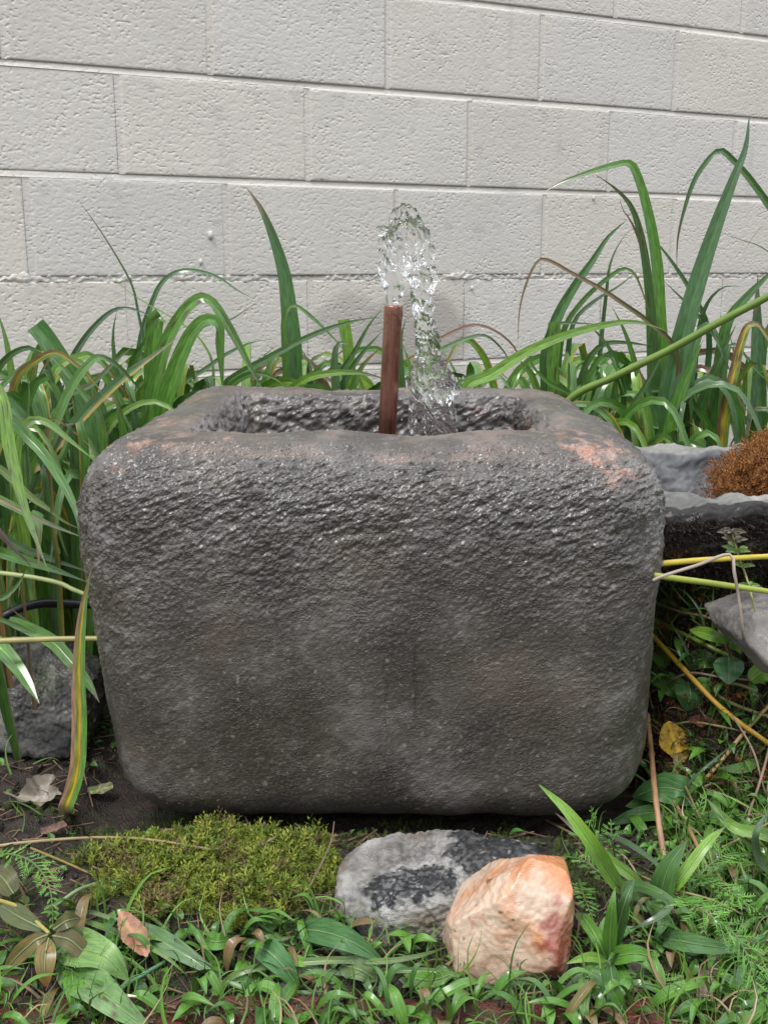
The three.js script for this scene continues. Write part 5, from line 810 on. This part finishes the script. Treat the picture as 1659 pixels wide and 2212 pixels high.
feather('feathery leaf running out over the brick edge right of the rosette weed', [[1350, 2092, 0.008], [1400, 2112, 0.03], [1440, 2133, 0.034], [1494, 2173, 0.03], [1540, 2225, 0.015]], 0.018, 4);
feather('small feathery sprig in front of the trough\'s right corner', [[1290, 1850, 0.004], [1284, 1800, 0.05], [1276, 1742, 0.08]], 0.014, 5);
feather('feathery sprig between the pointed leaves and the dock leaf', [[1330, 1860, 0.004], [1322, 1815, 0.04], [1318, 1770, 0.06]], 0.014, 6);
feather('upright feathery sprig right of the glossy dock leaf', [[1500, 1800, 0.004], [1506, 1760, 0.04], [1520, 1715, 0.06]], 0.014, 7);
feather('feathery leaf spreading over the grass at the lower right', [[1470, 1890, 0.006], [1520, 1900, 0.035], [1580, 1930, 0.04], [1650, 1980, 0.03]], 0.018, 8);
feather('feathery leaf at the bottom right corner', [[1560, 2080, 0.006], [1600, 2120, 0.035], [1650, 2180, 0.03], [1690, 2240, 0.01]], 0.02, 9);
feather('feathery leaf low behind the narrow-leaved weed', [[1330, 1920, 0.004], [1300, 1890, 0.025], [1262, 1860, 0.03], [1230, 1850, 0.02]], 0.014, 10);
feather('drooping feathery leaf at the lower left edge', [[-20, 1850, 0.05], [30, 1846, 0.07], [72, 1863, 0.07], [108, 1917, 0.06], [116, 2010, 0.03]], 0.014, 11);
feather('feathery leaf between the quartz stone and the rosette weed', [[1250, 1900, 0.004], [1262, 1940, 0.02], [1280, 1985, 0.014]], 0.012, 12);
feather('feathery leaf under the right-hand grass blades', [[1480, 1940, 0.004], [1520, 1880, 0.03], [1560, 1850, 0.035], [1620, 1840, 0.02]], 0.016, 13);
feather('feathery sprig in the grass above the spear leaf', [[1530, 2040, 0.004], [1530, 2000, 0.03], [1545, 1960, 0.035]], 0.016, 14);

// ---------------------------------------------------------------- fallen leaves
function fallen(name, label, [px, py, h], size, outline, col, { turn = 0, tilt = [0, 0], curl = 0.2, seed = 1, asp = 1 } = {}) {
  const c = onLand(px, py, h), K = 64, Rr = 12, q = new THREE.Quaternion().setFromEuler(new THREE.Euler(tilt[0], turn, tilt[1], 'XZY'));
  const g = grid(K, Rr, (i, j) => { const a = i / K * Math.PI * 2, t = Math.max(0.02, j / Rr), R = size * outline(a) * t, x = R * Math.cos(a), z = R * Math.sin(a) * asp, p = V(x, curl * size * (t * t * (0.5 + 0.8 * noise(Math.cos(a) * 1.5 + seed, Math.sin(a) * 1.5, 2)) + 0.12 * noise(x / size * 4, z / size * 4, seed)), z).applyQuaternion(q).add(c); return { p, uv: [0.5 + z / size / 2.4, 0.5 + x / size / 2.4], c: col(x / size, z / size, t) }; }, true);
  g.computeBoundingBox(); let low = 1; const pp = g.attributes.position; for (let i = 0; i < pp.count; i++) low = Math.min(low, pp.getY(i) - land(pp.getX(i), pp.getZ(i))); g.translate(0, -low + Math.max(0.003, h - 0.02), 0);
  return single(name, g, M.dry, label, 'leaf');
}
const ovate = (a) => 0.62 + 0.38 * Math.abs(Math.cos(a)) ** 1.5 * (Math.cos(a) > 0 ? 1 : 0.8), lens = (a) => Math.pow(Math.pow(Math.abs(Math.cos(a)), 1.5) + Math.pow(Math.abs(Math.sin(a)) / 0.62, 1.5), -1 / 1.5) * (1 + 0.03 * Math.sin(23 * a)), maple = (a) => 0.36 + 0.46 * Math.pow(Math.abs(Math.cos(1.5 * a)), 1.4) + 0.13 * Math.abs(Math.sin(7 * a)), lobed = (a) => 0.45 + 0.42 * Math.abs(Math.cos(2.5 * a)) ** 1.3 + 0.05 * Math.cos(17 * a);
fallen('fallen_leaf', 'yellow rotting leaf with brown spots right of the trough', [1456, 1612, 0.016], 0.027, lens, (x, z) => mix3([0.60, 0.36, 0.02], [0.18, 0.09, 0.02], ss(0.05, 0.3, fbm(x * 4, z * 4, 3, 3))), { turn: 1.75, tilt: [0.7, 0], curl: 0.2, seed: 2, asp: 1.15 });
fallen('fallen_leaf', 'pale grey-white lobed leaf on the bare soil at the left', [90, 1704, 0.02], 0.038, maple, (x, z) => mix3([0.40, 0.35, 0.31], [0.20, 0.15, 0.13], ss(0.1, 0.35, fbm(x * 3, z * 3, 8, 3))), { turn: 3.5, tilt: [0.45, 0.1], curl: 0.85, seed: 5, asp: 0.75 });
fallen('fallen_leaf', 'pinkish red spotted leaf lying on the trailing weed', [288, 1992, 0.045], 0.026, lens, (x, z) => mix3([0.42, 0.17, 0.13], [0.40, 0.26, 0.12], clamp(0.5 + fbm(x * 3, z * 3, 4, 3) * 2)), { turn: -0.9, tilt: [0.45, -0.1], curl: 0.2, seed: 7, asp: 0.72 });
fallen('fallen_leaf', 'small olive leaf on the soil by the trough\'s bottom left corner', [218, 1718, 0.008], 0.016, ovate, (x, z) => mix3([0.17, 0.22, 0.05], [0.36, 0.34, 0.2], clamp(0.5 + fbm(x * 3, z * 3, 9, 3) * 2)), { turn: 0.3, tilt: [0.4, 0], curl: 0.3, seed: 9, asp: 0.7 });
fallen('fallen_leaf', 'brown curled leaf on the soil below the pale lobed leaf', [118, 1800, 0.006], 0.015, ovate, (x, z) => mix3([0.24, 0.13, 0.10], [0.12, 0.06, 0.04], clamp(0.5 + fbm(x * 3, z * 3, 12, 3) * 2)), { turn: 0.3, tilt: [0.3, 0.2], curl: 0.5, seed: 12, asp: 0.7 });
fallen('fallen_leaf', 'grey dead leaf on the brick edging below the pale cut stem', [590, 2178, 0.004], 0.026, lobed, (x, z) => mix3([0.36, 0.35, 0.38], [0.22, 0.19, 0.2], clamp(0.5 + fbm(x * 4, z * 4, 14, 3) * 2)), { turn: 0.7, tilt: [0.15, 0], curl: 0.4, seed: 14 });
fallen('fallen_leaf', 'dark brown folded leaf right of the rosette weed, on the brick edge', [1378, 2120, 0.008], 0.024, ovate, (x, z) => mix3([0.17, 0.12, 0.11], [0.08, 0.055, 0.05], clamp(0.5 + fbm(x * 4, z * 4, 16, 3) * 2)), { turn: 1.1, tilt: [0.2, 0.2], curl: 0.6, seed: 16, asp: 0.8 });
fallen('fallen_leaf', 'dark purple-brown leaf at the lower edge of the moss', [735, 1985, 0.006], 0.013, lobed, (x, z) => mix3([0.16, 0.055, 0.06], [0.07, 0.03, 0.03], clamp(0.5 + x)), { turn: 0.4, tilt: [0.5, 0], curl: 0.6, seed: 18 });
fallen('fallen_leaf', 'reddish brown wet leaf in the shade right of the trough', [1520, 1592, 0.008], 0.022, ovate, (x, z) => mix3([0.20, 0.06, 0.03], [0.09, 0.035, 0.025], clamp(0.5 + 2 * fbm(x * 3, z * 3, 21, 2))), { turn: 0.1, tilt: [0.5, 0], curl: 0.5, seed: 20, asp: 0.6 });
fallen('fallen_leaf', 'tan torn leaf hanging at the end of the bent twig', [1615, 1258, 0.05], 0.016, ovate, (x, z) => mix3([0.42, 0.29, 0.14], [0.30, 0.18, 0.06], clamp(0.5 + 2 * fbm(x * 3, z * 3, 22, 2))), { turn: 0.2, tilt: [0.9, 0], curl: 0.4, seed: 22, asp: 0.6 });
fallen('bark_chip', 'flat grey-brown wood chip in the grass at the lower right', [1528, 2118, 0.012], 0.03, (a) => 0.9 / Math.max(Math.abs(Math.cos(a)), 3.4 * Math.abs(Math.sin(a))), (x, z) => mix3([0.34, 0.26, 0.2], [0.20, 0.14, 0.11], clamp(0.5 + 2 * fbm(x * 1.2, z * 9, 22, 2))), { turn: 1.15, tilt: [0.25, 0.15], curl: 0.1, seed: 24 });

// ---------------------------------------------------------------- things nobody could count
function scatter(name, label, category, geo, mat, n, seed, f, colours) {
  const r = rng(seed), im = new THREE.InstancedMesh(geo, mat, n), m = new THREE.Matrix4(), c = new THREE.Color(); let k = 0, tries = 0;
  while (k < n && tries++ < n * 12) { const q = f(r); if (!q) continue; m.compose(q.p, q.q, q.s); im.setMatrixAt(k, m); const cc = mix3(colours[0], colours[1], r()); c.setRGB(...(q.c || cc)); im.setColorAt(k, c); k++; }
  im.count = k; return stuff(im, name, label, category);
}
const eul = (x, y, z) => new THREE.Quaternion().setFromEuler(new THREE.Euler(x, y, z, 'YXZ'));
function sprigGeo(n, L, wid, up, seed) { // a little shoot with leaflets all round
  const r = rng(seed), pos = [], idx = []; for (let i = 0; i < n; i++) { const h = L * (0.1 + 0.9 * i / n), a = i * 2.4, l = L * (0.42 - 0.22 * i / n), d = V(Math.cos(a), up + 0.3 * r(), Math.sin(a)).normalize(), s = d.clone().cross(V(0, 1, 0)).normalize().multiplyScalar(wid), b = V((r() - 0.5) * L * 0.1, h, (r() - 0.5) * L * 0.1), o = pos.length / 3; for (const v of [b.clone(), b.clone().addScaledVector(d, l * 0.5).add(s), b.clone().addScaledVector(d, l), b.clone().addScaledVector(d, l * 0.5).sub(s)]) pos.push(v.x, v.y, v.z); idx.push(o, o + 1, o + 2, o, o + 2, o + 3); }
  const g = new THREE.BufferGeometry(); g.setAttribute('position', new THREE.Float32BufferAttribute(pos, 3)); g.setAttribute('uv', new THREE.Float32BufferAttribute(new Float32Array(pos.length / 3 * 2), 2)); g.setIndex(idx); g.computeVertexNormals(); return g;
}
const mossMat = new THREE.MeshStandardMaterial({ roughness: 0.75, side: C }), bladeMat = new THREE.MeshPhysicalMaterial({ roughness: 0.6, clearcoat: 0.5, clearcoatRoughness: 0.3, side: C }), bitMat = new THREE.MeshStandardMaterial({ roughness: 0.6, side: C });
const sprig = sprigGeo(16, 0.016, 0.0006, 0.75, 1);
scatter('moss_cushion', 'green-gold moss cushion on the ground below the trough, left of the stones', 'moss', sprig, mossMat, 17000, 61, (r) => {
  const a = r() * 6.283, R = Math.sqrt(r()) * 1.12, x = -0.172 + 0.145 * R * Math.cos(a), z = 0.142 + 0.085 * R * Math.sin(a); if (R > 0.86 + 0.3 * noise(Math.cos(a) * 2.4, Math.sin(a) * 2.4, 5) + 0.35 * noise(Math.cos(a) * 9, Math.sin(a) * 9, 6) || noise(x * 48, z * 48, 21) > 0.2) return null;
  const pt = fbm(x * 26, z * 26, 3, 3), dead = r() < (pt < -0.1 ? 0.65 : 0.08); return { p: V(x, land(x, z) + 0.0005 + 0.012 * Math.max(0, fbm(x * 40, z * 40, 8, 2)), z), q: eul((r() - 0.5) * 1.3, r() * 6.28, (r() - 0.5) * 1.3), s: V(1, 1, 1).multiplyScalar(0.3 + 1.15 * r() * r() * (0.6 + 0.9 * ss(-0.2, 0.3, noise(x * 30, z * 30, 14)))), c: dead ? mix3([0.10, 0.07, 0.025], [0.17, 0.115, 0.045], r()) : null };
}, [[0.07, 0.125, 0.010], [0.26, 0.285, 0.028]]);
scatter('ground_moss', 'thin film of moss shoots on the bare soil at the lower left', 'moss', sprig, mossMat, 3800, 62, (r) => { const x = -0.55 + r() * 1.1, z = -0.02 + 0.36 * r(); if (fbm(x * 12, z * 12, 5, 3) + 0.2 * noise(x * 50, z * 50, 4) < 0.05) return null; return { p: V(x, land(x, z) + 0.001, z), q: eul((r() - 0.5) * 1.4, r() * 6.28, (r() - 0.5) * 1.4), s: V(1, 1, 1).multiplyScalar(0.35 + 0.4 * r()) }; }, [[0.04, 0.07, 0.01], [0.10, 0.13, 0.02]]);
{ // rust-coloured moss in and below the basin
  const fr = sprigGeo(12, 0.016, 0.0007, 1.1, 5), b0 = at(1640, 1010, -0.32);
  scatter('rust_moss', 'tuft of rust-orange moss lying in the stone basin', 'moss', fr, mossMat, 9000, 63, (r) => { const t = r(), a = r() * 6.283, R = Math.sqrt(r()), c = V(0.470 + 0.22 * t, 0.300 + 0.06 * Math.sin(t * 1.9) + 0.016, -0.285 - 0.15 * t), q = V(Math.cos(a) * 0.036 * R, Math.sin(a) * 0.034 * R, (r() - 0.5) * 0.075); return { p: c.add(q), q: eul((r() - 0.3) * 1.6, r() * 6.28, (r() - 0.5) * 1.6), s: V(1, 1, 1).multiplyScalar(0.6 + 0.7 * r()) }; }, [[0.15, 0.05, 0.012], [0.38, 0.16, 0.035]]);
  const bt = scene.getObjectByName('stone_basin');
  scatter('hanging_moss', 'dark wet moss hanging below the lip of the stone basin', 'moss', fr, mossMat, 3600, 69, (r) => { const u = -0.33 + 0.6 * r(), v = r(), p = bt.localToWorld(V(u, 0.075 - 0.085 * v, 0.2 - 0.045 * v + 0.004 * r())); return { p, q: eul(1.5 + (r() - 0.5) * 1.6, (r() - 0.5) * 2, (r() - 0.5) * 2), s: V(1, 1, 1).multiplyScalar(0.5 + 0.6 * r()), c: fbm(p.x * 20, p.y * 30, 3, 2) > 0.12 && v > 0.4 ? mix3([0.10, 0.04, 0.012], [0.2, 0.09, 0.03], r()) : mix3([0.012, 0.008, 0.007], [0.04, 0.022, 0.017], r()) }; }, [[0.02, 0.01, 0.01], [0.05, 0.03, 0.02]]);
  scatter('peat_moss', 'dark brown and rust moss on the bank under the stone basin', 'moss', fr, mossMat, 5200, 64, (r) => { const x = 0.31 + 0.4 * r(), z = -0.22 + 0.2 * r(), w = fbm(x * 16, z * 22, 5, 3); return { p: V(x, land(x, z) + 0.002, z), q: eul(0.9 + (r() - 0.5) * 1.6, (r() - 0.5) * 2, (r() - 0.5) * 1.6), s: V(1, 1, 1).multiplyScalar(0.6 + 0.8 * r()), c: w > 0.04 && r() < 0.8 ? mix3([0.16, 0.06, 0.012], [0.34, 0.15, 0.035], r()) : mix3([0.025, 0.012, 0.010], [0.07, 0.03, 0.022], r()) }; }, [[0.03, 0.015, 0.012], [0.07, 0.03, 0.02]]);
}
{
  const bl1 = leafGeo([V(0, 0, 0), V(0.003, 0.02, 0), V(0.012, 0.038, 0), V(0.028, 0.046, 0)], 0.0032, { n: 7, hint: V(0, 0.2, 1), shape: 'tail', toBase: 0, col: [1, 1, 1], col2: [1, 1, 1] }), lf = leafGeo([V(0, 0, 0), V(0, 0.006, 0.006), V(0, 0.007, 0.014)], 0.010, { n: 8, shape: 'ovate', hint: V(0, 1, 0), toBase: 0, col: [1, 1, 1], col2: [1, 1, 1] }), bit = new THREE.CylinderGeometry(0.0007, 0.001, 0.03, 5, 3); for (const g of [bl1, lf]) g.deleteAttribute('color');
  const open = (x, z) => !(x > TX - 0.34 && x < TX + 0.34 && z < 0.035 && z > -0.52) && z < 0.4, green = (x, z) => ss(0.2, 0.34, x + 0.10 * noise(x * 9, z * 9, 4)) * (z > -0.25 ? 1 : 0) + 0.4 * ss(0.19, 0.24, z) + 0.35 * ss(-0.33, -0.4, x) * (z < -0.16 ? 1 : 0.04);
  const top = (x, z) => Math.max(land(x, z), z > 0.318 && z < 0.41 ? 0.003 : -1);
  scatter('fine_grass', 'short tangled grass covering the ground at the lower right', 'grass', bl1, bladeMat, 7600, 65, (r) => { const x = -0.75 + 1.55 * r(), z = -0.3 + 0.69 * r(); if (!open(x, z) || r() > green(x, z)) return null; const dry = r() < 0.14; return { p: V(x, top(x, z), z), q: eul((r() - 0.5) * 1.9, r() * 6.28, (r() - 0.5) * 1.9), s: V(1, 1, 1).multiplyScalar(0.5 + 1.0 * r() * r()), c: dry ? mix3([0.20, 0.13, 0.06], [0.40, 0.30, 0.16], r()) : null }; }, [[0.035, 0.10, 0.010], [0.13, 0.27, 0.028]]);
  scatter('ground_leaves', 'tiny creeping leaves among the grass and along the brick edge', 'ground cover', lf, bladeMat, 2200, 66, (r) => { const x = -0.7 + 1.5 * r(), z = -0.25 + 0.64 * r(); if (!open(x, z) || r() > (z > 0.31 ? 0.04 : green(x, z) * 0.7 + 0.05)) return null; return { p: V(x, top(x, z) + 0.004, z), q: eul((r() - 0.5) * 0.9, r() * 6.28, (r() - 0.5) * 0.9), s: V(1, 1, 1).multiplyScalar(0.4 + 0.7 * r()) }; }, [[0.035, 0.11, 0.012], [0.10, 0.25, 0.03]]);
  const lance = leafGeo([V(0, 0, 0), V(0, 0.012, 0.012), V(0, 0.018, 0.026), V(0, 0.012, 0.042)], 0.010, { n: 12, shape: 'lance', hint: V(0, 1, 0), toBase: 0, col: [1, 1, 1], col2: [0.8, 0.9, 0.8] });
  const lmat = new THREE.MeshPhysicalMaterial({ vertexColors: true, map: veinTex, bumpMap: veinBump, bumpScale: 0.0006, roughness: 0.7, clearcoat: 0.9, clearcoatRoughness: 0.2, side: C });
  scatter('weed_tangle', 'tangle of small wet weed leaves over the ground at the right and along the bottom', 'ground cover', lance, lmat, 1250, 70, (r) => { const x = -0.5 + 1.2 * r(), z = -0.2 + 0.58 * r(); if (!open(x, z) || z > 0.375 || (x < -0.2 && r() < 0.55) || r() > 0.8 * ss(0.26, 0.36, x + 0.06 * noise(x * 9, z * 9, 4)) + 0.75 * ss(0.19, 0.25, z)) return null; if (Math.hypot((x + 0.172) / 0.14, (z - 0.142) / 0.08) < 1.1 || (x > -0.05 && x < 0.2 && z < 0.22 && z > 0.1) || (x > 0.04 && x < 0.18 && z < 0.31)) return null; return { p: V(x, top(x, z), z), q: eul((r() - 0.5) * 0.9, r() * 6.28, (r() - 0.5) * 0.9), s: V(0.6 + 0.8 * r(), 0.5 + r(), 0.6 + 0.7 * r()), c: r() < 0.12 ? mix3([0.25, 0.2, 0.05], [0.3, 0.17, 0.08], r()) : null }; }, [[0.05, 0.17, 0.012], [0.16, 0.38, 0.035]]);
  scatter('dry_litter', 'fine dead grass and twig litter lying on the soil', 'litter', bit, bitMat, 3200, 67, (r) => { const x = -0.75 + 1.5 * r(), z = -0.7 + 1.09 * r(); if (!open(x, z)) return null; return { p: V(x, top(x, z) + 0.004, z), q: eul(1.57 + (r() - 0.5) * 0.5, r() * 6.28, (r() - 0.5) * 0.3), s: V(1, 0.4 + 1.3 * r(), 1).multiplyScalar(0.6 + 0.6 * r()) }; }, [[0.05, 0.028, 0.02], [0.26, 0.17, 0.10]]);
  const chip = new THREE.DodecahedronGeometry(0.0042, 0); chip.scale(1, 0.6, 1.2);
  scatter('soil_crumbs', 'crumbs of dark wet soil and bark', 'soil', chip, bitMat, 4200, 68, (r) => { const x = -0.75 + 1.5 * r(), z = -0.6 + 0.99 * r(); if (!open(x, z)) return null; return { p: V(x, top(x, z) + 0.002, z), q: eul(r() * 6, r() * 6, r() * 6), s: V(0.6 + r(), 0.6 + r(), 0.6 + r()).multiplyScalar(0.4 + 0.9 * r() * r()) }; }, [[0.014, 0.009, 0.008], [0.055, 0.035, 0.026]]);
}
{
  const dg = new THREE.SphereGeometry(1, 10, 6, 0, Math.PI * 2, 0, Math.PI / 2), im = new THREE.InstancedMesh(dg, M.water, dropSpots.length), m = new THREE.Matrix4(); let k = 0;
  for (const [p, n, s] of dropSpots) { const nn = n.y < 0 ? n.clone().negate() : n; m.compose(p.clone().addScaledVector(nn, 0.0001), new THREE.Quaternion().setFromUnitVectors(V(0, 1, 0), nn.normalize()), V(s, s * 0.6, s)); im.setMatrixAt(k++, m); }
  stuff(im, 'rain_drops', 'rain drops standing on the leaves', 'water drops');
}
renderer.render(scene, camera);
